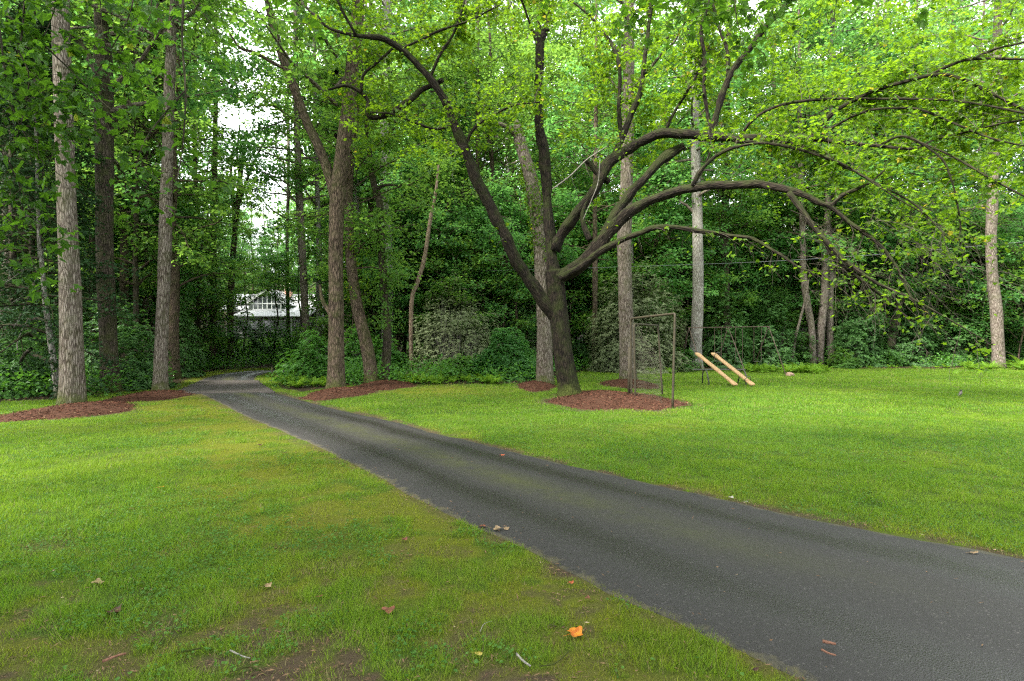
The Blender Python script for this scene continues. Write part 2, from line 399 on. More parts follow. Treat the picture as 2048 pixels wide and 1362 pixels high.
hwD = np.concatenate([np.linalg.norm(Lr - Rr, axis=1) / 2, np.linalg.norm(L2r - R2r, axis=1) / 2]).astype(np.float32)
BR = np.array([gp(345, 788)[:2], gp(548, 786)[:2], gp(515, 763.5)[:2], gp(400, 763.5)[:2]])   # bridge corners
def drive_dist(x, y):
    """distance outside the drive edge (negative on it) and side (+1 = right of it)"""
    out = np.empty(len(x), np.float32); side = np.empty(len(x), np.float32)
    T = np.gradient(cenD, axis=0)
    for s in range(0, len(x), 40000):
        e = slice(s, s + 40000)
        dx = x[e, None].astype(np.float32) - cenD[None, :, 0]; dy = y[e, None].astype(np.float32) - cenD[None, :, 1]
        d = np.sqrt(dx * dx + dy * dy) - hwD[None]
        i = d.argmin(1); a = np.arange(len(i)); out[e] = d[a, i]
        side[e] = np.where(T[i, 0] * dy[a, i] - T[i, 1] * dx[a, i] > 0, -1, 1)
    return out, side
def in_quad(x, y, Q, grow=0.0):
    c = Q.mean(0); Q = c + (Q - c) * (1 + grow); m = np.ones(len(x), bool)
    for i in range(4):
        a, b = Q[i], Q[(i + 1) % 4]; m &= ((b[0] - a[0]) * (y - a[1]) - (b[1] - a[1]) * (x - a[0])) > 0
    return m

EDGE = np.array([(-900, 850), (-300, 818), (0, 806), (110, 800), (240, 787), (345, 777), (400, 745), (545, 734), (560, 775), (600, 784), (650, 778), (700, 771), (800, 770), (1000, 769), (1070, 766), (1110, 755), (1180, 741), (1300, 738), (1700, 738), (2048, 737), (2500, 737), (3400, 739)], float)
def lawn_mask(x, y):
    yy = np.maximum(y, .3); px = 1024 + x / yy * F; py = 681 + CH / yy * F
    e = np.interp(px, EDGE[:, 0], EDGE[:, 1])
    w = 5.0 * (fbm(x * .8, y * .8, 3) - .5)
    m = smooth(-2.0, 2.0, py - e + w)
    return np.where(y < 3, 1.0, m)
# mulch beds: centre px, half size px
BEDS = [(150, 826, 112, 18), (305, 796, 68, 11.5), (678, 789, 74, 11), (768, 773, 70, 9.5), (1222, 803, 155, 19), (1072, 774, 46, 8.5), (1257, 770, 64, 8.5)]
def bed_geo(b):
    cx, cy, hx, hy = b; Y0, Y1 = gY(cy + hy), gY(cy - hy); Yc = (Y0 + Y1) / 2
    return np.array([(cx - 1024) / F * Yc, Yc]), .80 * hx / F * Yc, (Y1 - Y0) / 2
BG = [bed_geo(b) for b in BEDS]
def bed_field(x, y):
    m = np.full(len(x), 9.0)
    for c, rx, ry in BG:
        an = np.arctan2((y - c[1]) / ry, (x - c[0]) / rx)
        r = np.sqrt(((x - c[0]) / rx) ** 2 + ((y - c[1]) / ry) ** 2) / (1 + .10 * np.sin(3 * an + c[0]) + .06 * np.sin(7 * an + c[1]))
        m = np.minimum(m, r)
    return m
def ground_fields(x, y):
    d, side = drive_dist(x, y); lawn = lawn_mask(x, y)
    yy = np.maximum(y, .3); px = 1024 + x / yy * F; py = 681 + CH / yy * F
    n1 = fbm(x * .9, y * .9, 4); n2 = fbm(x * 2.6 + 40, y * 2.6, 4); n3 = fbm(x * .35 + 9, y * .35 + 4, 3); n4 = fbm(x * 7 + 11, y * 7, 4)
    # moss: a band on the left of the drive, plus patches
    mleft = np.where(side < 0, smooth(2.6, .4, d) * (.55 + 1.0 * smooth(.40, .60, .6 * n1 + .4 * n2)), 0)
    mright = np.where(side > 0, smooth(.7, .05, d) * .5 * smooth(.4, .65, n1), 0)
    fore = np.where(side < 0, smooth(5.2, 3.0, y) * smooth(.46, .60, .5 * n1 + .5 * n2) * .85, 0)
    patch = smooth(.62, .8, n3) * .2 + .75 * np.exp(-(((px - 870) / 130) ** 2 + ((py - 782) / 12) ** 2)) + .6 * np.exp(-(((px - 430) / 60) ** 2 + ((py - 795) / 12) ** 2))
    moss = np.clip((mleft + mright + fore + patch) * (.35 + 1.1 * smooth(.38, .6, .5 * n2 + .5 * n4)), 0, 1)
    # bare, littered soil: bottom of the picture, a rim round the drive and the beds
    bx = np.exp(-(((x + 1.15) / 1.6) ** 2)) * smooth(4.2, 2.8, y + .9 * (n2 - .5)) * smooth(.36, .56, .5 * n2 + .5 * n4)
    rim = smooth(.16, .0, d) * smooth(.34, .5, n2) * np.where(side > 0, .9, .55)
    brim = smooth(1.28, 1.0, bed_field(x, y)) * .8 * smooth(.3, .55, n2)
    spots = smooth(.56, .66, .45 * n2 + .55 * n4) * np.where(side < 0, smooth(7, 3, y), .15) * .8
    bare = np.clip(1.0 * bx + rim + brim + spots * .7, 0, 1)
    return d, side, lawn, moss, bare

# ------------------------------------------------------------------ ground
def build_ground():
    def axis(n, c, a, b, k):
        t = np.linspace(-1, 1, n); v = np.sinh(t * k) / np.sinh(k); return np.where(v < 0, c + v * a, c + v * b)
    xs = axis(460, 0, 300, 300, 5.6); ys = axis(520, 4.5, 40, 400, 5.6)
    X, Y = np.meshgrid(xs, ys); x = X.ravel(); y = Y.ravel()
    d, side, lawn, moss, bare = ground_fields(x, y)
    z = terrain(x, y)
    ny, nx = X.shape; idx = np.arange(nx * ny).reshape(ny, nx)
    q = np.stack([idx[:-1, :-1], idx[:-1, 1:], idx[1:, 1:], idx[1:, :-1]], -1).reshape(-1)
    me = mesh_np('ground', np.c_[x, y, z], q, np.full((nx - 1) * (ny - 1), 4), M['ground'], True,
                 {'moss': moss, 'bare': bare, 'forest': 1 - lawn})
    tag(link('ground', me), 'lawn and forest floor', kind='structure')
build_ground()

def strip(name, A, B, label, seed, mossv):
    n = len(A); m = 15; t = np.r_[-.008, np.linspace(0, 1, m - 2), 1.008]
    w = 0.035 * (fbm(np.arange(n) * .25 + seed, np.zeros(n), 3) - .5) * 2
    w2 = 0.035 * (fbm(np.arange(n) * .25 + seed + 50, np.zeros(n), 3) - .5) * 2
    D = unit(B - A); A = A - D * w[:, None]; B = B + D * w2[:, None]
    Pn = A[:, None] * (1 - t)[None, :, None] + B[:, None] * t[None, :, None]
    x = Pn[..., 0].ravel(); y = Pn[..., 1].ravel()
    crown = np.tile(.035 * (1 - (2 * np.clip(t, 0, 1) - 1) ** 2), n)
    V = np.c_[x, y, terrain(x, y) + .006 + crown]
    V = V.reshape(n, m, 3); V[:, 0, 2] -= .035; V[:, -1, 2] -= .035; V = V.reshape(-1, 3)
    idx = np.arange(n * m).reshape(n, m)
    q = np.stack([idx[:-1, :-1], idx[:-1, 1:], idx[1:, 1:], idx[1:, :-1]], -1).reshape(-1)
    u = np.tile(t, n)
    yy = y; v = mossv(yy)
    me = mesh_np(name, V, q, np.full((n - 1) * (m - 1), 4), M['asphalt'], True, {'u': u, 'v': v})
    return tag(link(name, me), label, kind='structure')
strip('driveway', Lr, Rr, 'asphalt driveway curving across the lawn to the bridge', 1, lambda y: smooth(3.0, 6.5, y) * smooth(19.5, 12, y) * .8 + smooth(16.2, 17.3, y) * smooth(18.3, 17.6, y))
strip('driveway', L2r, R2r, 'far asphalt driveway beyond the bridge bending behind shrubs', 5, lambda y: smooth(30, 24, y) * .8)

# boxes ------------------------------------------------------------
class Boxes:
    def __init__(s): s.V = []; s.n = 0; s.Fl = []
    def hexa(s, c):                     # 8 corners: bottom 4 ccw, top 4 ccw
        s.V.append(np.asarray(c, float)); b = s.n; s.n += 8
        s.Fl += [[b + 3, b + 2, b + 1, b], [b + 4, b + 5, b + 6, b + 7], [b, b + 1, b + 5, b + 4], [b + 1, b + 2, b + 6, b + 5], [b + 2, b + 3, b + 7, b + 6], [b + 3, b, b + 4, b + 7]]
    def box(s, x0, x1, y0, y1, z0, z1):
        s.hexa([(x0, y0, z0), (x1, y0, z0), (x1, y1, z0), (x0, y1, z0), (x0, y0, z1), (x1, y0, z1), (x1, y1, z1), (x0, y1, z1)])
    def slab(s, quad, th_):             # a quad thickened along its normal
        q = np.asarray(quad, float); n = unit(np.cross(q[1] - q[0], q[3] - q[0])); s.hexa(np.vstack([q - n * th_, q]))
    def obj(s, name, mat, parent=None, bevel=0.0, loc=None):
        f = np.array(s.Fl).ravel(); me = mesh_np(name, np.vstack(s.V), f, np.full(len(s.Fl), 4), mat)
        o = link(name, me, parent, loc)
        if bevel:
            b = o.modifiers.new('b', 'BEVEL'); b.width = bevel; b.segments = 2; b.limit_method = 'ANGLE'
        return o

# bridge
def build_bridge():
    root = empty('plank_bridge', (*BR.mean(0), 0), 'low weathered plank bridge carrying the driveway between mulch beds', 'bridge')
    c = BR.mean(0); n = 21; B = Boxes()
    for i in range(n):
        a, b = i / n, (i + .93) / n
        l0 = BR[0] * (1 - a) + BR[3] * a; l1 = BR[0] * (1 - b) + BR[3] * b; r0 = BR[1] * (1 - a) + BR[2] * a; r1 = BR[1] * (1 - b) + BR[2] * b
        j = rng.uniform(-.05, .05, 2); z = .045 + rng.uniform(-.004, .004)
        pts = [l0 + (j[0], 0), r0 + (j[1], 0), r1 + (j[1], 0), l1 + (j[0], 0)]
        B.hexa([(p[0] - c[0], p[1] - c[1], z - .04) for p in pts] + [(p[0] - c[0], p[1] - c[1], z) for p in pts])
    B.obj('deck', M['plank'], root, .004)
    for k, (p, q) in enumerate(((BR[3], BR[2]), (BR[0], BR[1]))):
        B = Boxes(); dy = .02 if k == 0 else -.12
        e = [(p[0] - c[0] - .05, p[1] - c[1] + dy), (q[0] - c[0] + .05, q[1] - c[1] + dy)]
        B.hexa([(e[0][0], e[0][1], -.05), (e[1][0], e[1][1], -.05), (e[1][0], e[1][1] + .1, -.05), (e[0][0], e[0][1] + .1, -.05),
                (e[0][0], e[0][1], .05), (e[1][0], e[1][1], .05), (e[1][0], e[1][1] + .1, .05), (e[0][0], e[0][1] + .1, .05)])
        B.obj('end_beam', M['plank'], root, .006)
build_bridge()

# mulch beds
BED_LABEL = ['red-brown mulch mound round the thick grey trunk at left', 'red-brown mulch mound between the straight grey trunk and the plank bridge',
             'red-brown mulch bed at the foot of the forked trunk beside the driveway', 'raised mulch mound under the leaning trunk and the dark trunk',
             'wide red-brown mulch bed under the spreading tree and the pipe backstop', 'small mulch ring round the broken-topped trunk behind the spreading tree',
             'mulch ring round the tall trunk behind the backstop']
for (c, rx, ry), lab in zip(BG, BED_LABEL):
    nr, na = 14, 64; V = [[0, 0, .16]]
    for i in range(1, nr + 1):
        r = i / nr
        for a in np.arange(na) / na * 2 * PI:
            k = (1 + .10 * np.sin(3 * a + c[0]) + .06 * np.sin(7 * a + c[1])); x, y = r * rx * k * np.cos(a), r * ry * k * np.sin(a)
            z = .17 * (1 - r ** 1.8) + .03 * (vnoise(x * 5 + 3, y * 5) - .5) * (1 - r) - (.015 if i == nr else 0) + .004
            V.append([x, y, z])
    V = np.array(V); V[:, 2] += terrain(V[:, 0] + c[0], V[:, 1] + c[1])
    tri = [[0, 1 + j, 1 + (j + 1) % na] for j in range(na)]; qs = []
    for i in range(nr - 1):
        for j in range(na):
            a0 = 1 + i * na; qs.append([a0 + j, a0 + na + j, a0 + na + (j + 1) % na, a0 + (j + 1) % na])
    base_n = len(V)
    # loose chips over the mound
    nch = int(min(9000, 260 * rx * ry * 3.14 + 500)); a = rng.random(nch) * 2 * PI; r = np.sqrt(rng.random(nch)) * 1.06
    k = (1 + .10 * np.sin(3 * a + c[0]) + .06 * np.sin(7 * a + c[1]))
    x, y = r * rx * k * np.cos(a), r * ry * k * np.sin(a); z = .17 * (1 - np.minimum(r, 1) ** 1.8) + .012 + rng.random(nch) * .02 + terrain(x + c[0], y + c[1])
    D = rdir(nch) * (1, 1, .35); N = unit(np.c_[rng.normal(0, .35, nch), rng.normal(0, .35, nch), np.ones(nch)])
    D = unit(D); S = unit(np.cross(D, N)); Ln = rng.uniform(.03, .09, nch)[:, None]; W = rng.uniform(.012, .035, nch)[:, None]; C = np.c_[x, y, z]
    Q = np.stack([C - D * Ln / 2, C + S * W / 2, C + D * Ln / 2, C - S * W / 2], 1).reshape(-1, 3)
    Fl = np.concatenate([np.array(tri).ravel(), np.array(qs).ravel(), base_n + np.arange(nch * 4)])
    tot = np.concatenate([np.full(len(tri), 3), np.full(len(qs) + nch, 4)])
    mi = np.concatenate([np.zeros(len(tri) + len(qs)), np.ones(nch)])
    me = mesh_np('mulch_bed', np.vstack([V, Q]), Fl, tot, None, False, {'rnd': np.concatenate([np.zeros(base_n), np.repeat(rng.random(nch), 4)])}, mats=[M['mulch'], M['chip']], midx=mi)
    tag(link('mulch_bed', me, loc=(c[0], c[1], 0)), lab, 'mulch bed', 'mulch beds round the trunks', 'stuff')

# ------------------------------------------------------------------ grass
def build_grass():
    zones = [(1.9, 4.5, 8200, .0042, (.025, .075)), (4.5, 8, 5000, .006, (.025, .065)), (8, 13, 2300, .009, (.025, .05)), (13, 20, 850, .016, (.03, .055)), (20, 36, 270, .030, (.035, .065))]
    Vs = []; Rn = []; Mo = []; Dr = []
    for y0, y1, dens, w, (h0, h1) in zones:
        hw = .93 * y1 + 1.5; n = int(dens * 2 * hw * (y1 - y0))
        x = rng.uniform(-hw, hw, n); y = rng.uniform(y0, y1, n)
        k = np.abs(x) < .93 * y + 1.5; x, y = x[k], y[k]
        d, side, lawn, moss, bare = ground_fields(x, y)
        cl = fbm(x * 4.3 + 5, y * 4.3, 4)
        keep = (d > -.05 + .22 * (cl - .5)) & (lawn > rng.random(len(x)) * .95 + .03) & (bed_field(x, y) > 1.03) & ~in_quad(x, y, BR, .02)
        keep &= rng.random(len(x)) > bare * .88
        keep &= rng.random(len(x)) > .30 * moss + .5 * smooth(.5, .3, cl)
        x, y, d, side, moss, bare, cl = [a[keep] for a in (x, y, d, side, moss, bare, cl)]; n = len(x)
        h = rng.uniform(h0, h1, n) * (.15 + 1.7 * cl) * (1 - .5 * moss) * np.where(rng.random(n) > .985, 1.6, 1)
        a = rng.random(n) * 2 * PI; lean = rng.uniform(.25, 1.0, n) * h
        la = rng.random(n) * 2 * PI
        B = np.c_[x, y, terrain(x, y) - .004]; ww = w * rng.uniform(.7, 1.3, n) / 2
        S = np.c_[np.cos(a) * ww, np.sin(a) * ww, np.zeros(n)]
        T = np.c_[np.cos(la) * lean, np.sin(la) * lean, h]
        Vs.append(np.stack([B - S, B + S, B + T], 1).reshape(-1, 3).astype(np.float32))
        Rn.append(np.repeat(rng.random(n), 3)); Mo.append(np.repeat(moss, 3))
        dry = np.clip((rng.random(n) < .06 + .55 * bare + .10 * moss).astype(float), 0, 1); Dr.append(np.repeat(dry, 3))
    V = np.vstack(Vs); n = len(V) // 3
    print('grass blades', n)
    me = mesh_np('grass', V, np.arange(3 * n), np.full(n, 3), M['grass'], False, {'rnd': np.concatenate(Rn), 'moss': np.concatenate(Mo), 'dry': np.concatenate(Dr)})
    tag(link('grass', me), 'short bright green grass of the lawn', 'grass', kind='stuff')
    # clover and broad-leaved weeds among the grass
    Lf = Leaves()
    for n, x0, x1, y0, y1, s0, s1, thr in ((85000, -7, 10, 3.0, 11, .012, .026, .45), (14000, -4, 3, 2.2, 6, .014, .032, .50), (40000, -12, 18, 8, 18, .02, .04, .47)):
        x = rng.uniform(x0, x1, n); y = rng.uniform(y0, y1, n)
        d, side, lawn, moss, bare = ground_fields(x, y); c = fbm(x * 1.3 + 3, y * 1.3 + 8, 4)
        k = (d > .03) & (lawn > .5) & (bed_field(x, y) > 1.05) & ~in_quad(x, y, BR, .02) & (c + np.where(side > 0, .06, -.01) > thr + .3 * moss * (side < 0)) & (rng.random(n) > .7 * bare)
        x, y = x[k], y[k]; m = len(x)
        C = np.c_[x, y, terrain(x, y) + rng.uniform(.012, .05, m)]
        Lf.add(C, rdir(m) * (1, 1, .25), unit(rng.normal(0, .3, (m, 3)) + (0, 0, 1)), rng.uniform(s0, s1, m), rng.uniform(s0, s1, m) * .95)
    tag(link('clover', Lf.mesh('clover', M['clover'])), 'low clover and small broad-leaved weeds in the lawn', 'ground cover', kind='stuff')
    # litter in the foreground and along the drive
    Lf = Leaves(); n = 60000
    x = rng.uniform(-4, 6, n); y = rng.uniform(2.0, 9, n); d, side, lawn, moss, bare = ground_fields(x, y)
    k = rng.random(n) < np.where(d > -.03, bare * .75 + .02, np.where(d > -.2, .06, .006))
    x, y = x[k], y[k]; m = len(x)
    Lf.add(np.c_[x, y, terrain(x, y) + rng.uniform(.004, .022, m) + np.where(d[k] < -.03, .035, 0)], rdir(m) * (1, 1, .15), unit(rng.normal(0, .3, (m, 3)) + (0, 0, 1)), rng.uniform(.012, .05, m), rng.uniform(.003, .011, m))
    n = 20000; x = rng.uniform(-30, 42, n); y = rng.uniform(14, 40, n); d, side, lawn, moss, bare = ground_fields(x, y)
    k = (lawn < .9) & (d > 0); x, y = x[k], y[k]; m = len(x)
    Lf.add(np.c_[x, y, terrain(x, y) + .02 + rng.random(m) * .03], rdir(m) * (1, 1, .15), unit(rng.normal(0, .3, (m, 3)) + (0, 0, 1)), rng.uniform(.05, .11, m), rng.uniform(.03, .07, m))
    tag(link('leaf_litter', Lf.mesh('leaf_litter', M['litter'])), 'brown chips, twigs and leaf litter on the soil', 'leaf litter', kind='stuff')
build_grass()

# ------------------------------------------------------------------ crowns
def branch(r, p, d, L, n=6, curve=0.0, wig=.12):
    pts = [np.array(p, float)]; d = unit(np.array(d, float))
    for i in range(n):
        d = unit(d + r.normal(0, wig, 3) + (0, 0, curve)); pts.append(pts[-1] + d * L / n)
    return np.array(pts)
def spray(Lf, r, c, R, n, s, flat=.3, upn=.7, ax=None, asp=.75):
    if n < 1: return
    o = r.normal(0, 1, (n, 3)) * (.5, .5, .5 * flat) * R
    C = c + o; D = unit(o * (1, 1, .3) + rdir(n, r) * R * .5 + (0, 0, -.18 * R)); N = unit(rdir(n, r) * (1 - upn) * 1.3 + (0, 0, upn))
    sz = s * r.uniform(.7, 1.25, n); Lf.add(C, D, N, sz, sz * asp)

def crown(seed, z0, z1, R, nb, tr, leaf, per, subs=5, el=(5, 45), sag=-.03, prof='round', spr=.62, flat=.35):
    r = np.random.default_rng(seed); Lf = Leaves(); W = Wood()
    for i in range(nb):
        t = (i + r.random()) / nb; z = z0 + (z1 - z0) * t ** .9
        if prof == 'round': L = R * (.55 + .6 * math.sin(PI * min(1, .15 + t * .85))) * r.uniform(.7, 1.15)
        elif prof == 'cone': L = R * (1.05 - .9 * t) * r.uniform(.75, 1.15)
        else: L = R * r.uniform(.6, 1.1)
        a = i * 2.4 + r.normal(0, .3); e = math.radians(r.uniform(*el))
        tz = tr * (1 - .8 * t)
        b = branch(r, (0, 0, z), (math.cos(a) * math.cos(e), math.sin(a) * math.cos(e), math.sin(e)), L, 6, sag, .13)
        W.tube(b, np.linspace(max(.02, tz * .38), .012, len(b)), 5, cap=False, seed=i)
        for k in range(subs):
            f = r.uniform(.25, 1.0); q = f * 6; j = int(min(5, q)); p = b[j] + (b[j + 1] - b[j]) * (q - j)
            sd = unit(b[j + 1] - b[j]) + rdir(1, r)[0] * (1, 1, .5) * .95
            s = branch(r, p, sd, L * .38 * r.uniform(.6, 1.1), 4, sag, .18)
            W.tube(s, np.linspace(.018, .006, len(s)), 3, cap=False, seed=k)
            for m_ in (2, 4):
                spray(Lf, r, s[m_] + (0, 0, .05), spr * r.uniform(.7, 1.25), int(per * r.uniform(.6, 1.35)), leaf, flat)
        spray(Lf, r, b[-1], spr, per, leaf, flat)
    return W, Lf

print('crowns')
CR = {}
def mkcrown(key, mat, wmat, *a, **k):
    W, Lf = crown(*a, **k); CR[key] = (W.mesh('branches_' + key, M[wmat]), Lf.mesh('crown_' + key, M[mat])); print(key, Lf.count())
mkcrown('tall1', 'leaf_forest', 'bark_grey', 11, 9, 27, 4.8, 34, .25, .215, 27, subs=5)
mkcrown('tall2', 'leaf_mid', 'bark_grey', 12, 7.5, 25, 4.4, 34, .25, .215, 27, subs=5)
mkcrown('high1', 'leaf_forest', 'bark_grey', 13, 11.5, 27, 4.6, 30, .25, .215, 27, subs=5)
mkcrown('low1', 'leaf_forest', 'bark_brown', 14, 4, 22, 4.2, 44, .2, .21, 24, subs=5, el=(0, 40))
mkcrown('low2', 'leaf_mid', 'bark_brown', 15, 3.5, 20, 4.0, 44, .2, .21, 24, subs=5, el=(0, 40))
mkcrown('under1', 'leaf_mid', 'bark_brown', 16, 2.4, 11, 3.0, 34, .1, .17, 22, subs=5, el=(0, 35), spr=.5)
mkcrown('under2', 'leaf_forest', 'bark_brown', 17, 2.0, 10, 2.8, 34, .1, .17, 22, subs=5, el=(0, 35), spr=.5)
mkcrown('sap1', 'leaf_mid', 'bark_brown', 18, .9, 5.5, 1.8, 26, .05, .14, 20, subs=4, el=(5, 45), spr=.42)
mkcrown('sap2', 'leaf_forest', 'bark_brown', 19, .7, 5.0, 1.7, 26, .05, .14, 20, subs=4, el=(5, 45), spr=.42)
mkcrown('pine1', 'leaf_pine', 'bark_dark', 20, 1.8, 19, 3.6, 60, .18, .13, 30, subs=6, el=(-15, 15), sag=-.04, prof='cone', spr=.55, flat=.25)
mkcrown('pine2', 'leaf_pine', 'bark_dark', 21, 1.2, 13, 3.0, 54, .18, .12, 30, subs=6, el=(-15, 12), sag=-.04, prof='cone', spr=.5, flat=.25)

def crown_parts(root, key, s=1.0, rz=0.0, off=(0, 0, 0), sz=None):
    wm, lm = CR[key]
    for nm, me in (('branches', wm), ('crown', lm)):
        o = link(nm, me, root, off); o.rotation_euler = (0, 0, rz); o.scale = (s, s, sz or s)

# plain trunks for background trees
def mktrunk(seed, H, r0, mat, flare=.35):
    r = np.random.default_rng(seed); n = 14; z = np.linspace(-.15, H, n)
    p = np.c_[np.cumsum(r.normal(0, .09, n)), np.cumsum(r.normal(0, .09, n)), z]; p[:, :2] -= p[0, :2]
    W = Wood(); W.tube(catmull(p, 40), np.linspace(r0, r0 * .22, 40), 12, .06, seed=seed, flare=flare); return W.mesh('trunk_%d' % seed, M[mat])
TRK = {'g': [mktrunk(31, 26, .24, 'bark_grey'), mktrunk(32, 26, .20, 'bark_pale'), mktrunk(33, 25, .26, 'bark_brown')],
       'u': [mktrunk(34, 10, .09, 'bark_brown', .2), mktrunk(35, 10, .08, 'bark_grey', .2)], 's': [mktrunk(36, 5, .04, 'bark_brown', .2)],
       'p': [mktrunk(37, 18, .2, 'bark_dark'), mktrunk(38, 13, .16, 'bark_dark')]}

# ------------------------------------------------------------------ traced trees
def ivy(root, pts, rad, z0, z1, n, leaf, mat, spread=.10, name='ivy'):
    Lf = Leaves(); z = rng.uniform(z0, z1, n); c = np.c_[np.interp(z, pts[:, 2], pts[:, 0]), np.interp(z, pts[:, 2], pts[:, 1]), z]; r = np.interp(z, pts[:, 2], rad)
    a = rng.random(n) * 2 * PI; o = np.c_[np.cos(a), np.sin(a), np.zeros(n)]
    cl = vnoise(a * 1.5, z * 2.0) > .42; c, r, o, z = c[cl], r[cl], o[cl], z[cl]; n = len(z)
    C = c + o * (r + np.abs(rng.normal(0, spread, n)))[:, None]
    Lf.add(C, rdir(n) + (0, 0, -.6), unit(o + rdir(n) * .5 + (0, 0, .3)), leaf * rng.uniform(.7, 1.3, n), leaf * .8)
    link(name, Lf.mesh(name, M[mat]), root)

def traced(name, label, cat, spec, mat, base=None, Y=None, group=None, extend=26, crown_key=None, cs=1., crz=0., coff=(0, 0, 0), forks=(), ivy_=None, sides=22, flare=.35, rough=.05):
    """spec: (px, py, width px) up the trunk; the first entry is the base"""
    if Y is None: Y = gY(base or spec[0][1])
    b = P(spec[0][0], spec[0][1], Y); gz = th(b[0], Y)
    root = empty(name, (b[0], Y, gz), label, cat, group)
    pts = []; spec = [(a_, b_, c_ * .96 / math.hypot(1, (a_ - 1024) / F)) for a_, b_, c_ in spec]
    for i, (px, py, w) in enumerate(spec):
        p = P(px, py, Y); 
        if i == 0: p[2] = gz - .12
        pts.append([*(p - (b[0], Y, gz)), w / 2 / F * Y])
    pts = np.array(pts)
    if extend and pts[-1][2] < extend:
        d = pts[-1][:3] - pts[-3][:3]; d = d / d[2]; e = np.array([*(pts[-1][:3] + d * .4 * (extend - pts[-1][2])), pts[-1][3] * .3]); e[2] = extend; 
        e[:2] = np.clip(e[:2], pts[-1][:2] - 1.5, pts[-1][:2] + 1.5); pts = np.vstack([pts, e])
    q = catmull(pts, max(30, int(pts[-1][2] * 4)))
    W = Wood(); W.tube(q[:, :3], q[:, 3], sides, rough, seed=abs(hash(label)) % 1 + spec[0][0] % 17, flare=flare)
    link('trunk', W.mesh('trunk', M[mat]), root)
    for fk in forks:
        fp = np.array([[*(P(px, py, Y + dy) - (b[0], Y, gz)), w / 2 / F * Y] for px, py, w, dy in fk]); fq = catmull(fp, 30)
        W = Wood(); W.tube(fq[:, :3], fq[:, 3], 14, rough, seed=3); link('limb', W.mesh('limb', M[mat]), root)
    if crown_key: crown_parts(root, crown_key, cs, crz, coff)
    if ivy_: ivy(root, q[:, :3], q[:, 3], *ivy_)
    return root

print('traced trees')
traced('oak_tree', 'thick straight grey-barked tree with mossy foot on the left mulch mound', 'tree',
       [(144, 812, 60), (144, 760, 55), (143, 700, 52), (141, 600, 49), (137, 480, 45), (132, 380, 43), (128, 250, 42), (124, 100, 40), (121, -20, 38)], 'bark_grey', base=810, crown_key='high1', cs=1.05, crz=.4, flare=.22)
traced('oak_tree', 'dark rough-barked tree forking high behind the rhododendron', 'tree',
       [(222, 782, 44), (215, 650, 40), (210, 500, 38), (209, 400, 40), (208, 280, 40), (206, 130, 42), (204, 60, 30), (200, -20, 28)], 'bark_dark', base=784, crown_key='tall2', cs=1., crz=2.,
       forks=[[(202, 150, 20, 0), (180, 118, 15, 0), (158, 85, 12, 0), (140, 70, 8, -.2), (110, 55, 5, -.4)], [(214, 250, 12, 0), (240, 235, 10, -.2), (262, 218, 8, -.4), (256, 200, 6, -.5)]])
traced('poplar_tree', 'slim straight grey tree between the rhododendron and the bridge', 'tree',
       [(320, 787, 36), (321, 745, 31), (324, 650, 28), (328, 560, 28), (331, 450, 28), (334, 350, 26), (338, 200, 24), (344, 60, 20), (350, -40, 18)], 'bark_grey', base=786, crown_key='high1', cs=.95, crz=3.1,
       forks=[[(341, 110, 14, 0), (330, 70, 11, -.3), (318, 30, 9, -.5), (306, -20, 7, -.6)]])
traced('maple_tree', 'brown furrowed tree beside the driveway with a long limb leaning left', 'tree',
       [(672, 783, 40), (672, 740, 35), (672, 600, 31), (672, 480, 31), (675, 390, 33), (686, 300, 31), (698, 200, 30), (708, 100, 28), (718, -20, 25)], 'bark_brown', base=781, crown_key='tall1', cs=.95, crz=1.2,
       forks=[[(671, 400, 20, 0), (658, 350, 20, .1), (640, 300, 19, .2), (612, 240, 18, .3), (584, 165, 17, .4), (560, 100, 16, .4), (545, 50, 15, .4), (532, -20, 13, .4)],
              [(669, 640, 12, 0), (655, 618, 9, .2), (644, 598, 7, .3), (640, 570, 5, .4)],
              [(575, 140, 6, .4), (545, 125, 7, .2), (510, 105, 6, 0), (480, 95, 5, -.2), (455, 60, 3, -.3)]])
traced('leaning_maple', 'dark trunk leaning left on the raised mulch mound', 'tree',
       [(744, 770, 30), (738, 720, 28), (728, 670, 26), (715, 615, 24), (704, 540, 22), (698, 450, 18), (700, 350, 15), (712, 250, 12), (716, 200, 9)], 'bark_brown', base=769, extend=0, crown_key='under2', cs=1.0, crz=.3, coff=(-.6, 0, 2.2), ivy_=(3.3, 6.0, 900, .10, 'leaf_hero', .28))
traced('dead_snag', 'narrow black trunk with a reddish broken top next to the leaning trunk', 'tree',
       [(768, 767, 20), (773, 710, 19), (774, 660, 17), (768, 590, 16), (763, 500, 15), (760, 410, 15), (748, 370, 14), (740, 320, 11), (736, 270, 10), (731, 230, 10), (728, 196, 7)], 'bark_dark', base=766, extend=0,
       forks=[[(750, 385, 8, 0), (765, 372, 6, -.2), (785, 370, 4, -.4), (800, 372, 3, -.5)]], ivy_=(2.2, 7.0, 2200, .11, 'leaf_forest', .28))
traced('broken_tree', 'broken-topped grey trunk leaning behind the spreading tree', 'tree',
       [(1090, 770, 36), (1089, 700, 33), (1087, 600, 31), (1082, 500, 31), (1074, 430, 30), (1062, 360, 28), (1048, 310, 25), (1038, 275, 24), (1034, 250, 16), (1032, 240, 7)], 'bark_grey', base=769, extend=0,
       forks=[[(1040, 285, 14, 0), (1026, 262, 12, -.2), (1010, 252, 9, -.3), (990, 244, 6, -.4)]], ivy_=(4.5, 8.5, 1700, .10, 'leaf_hero', .08))
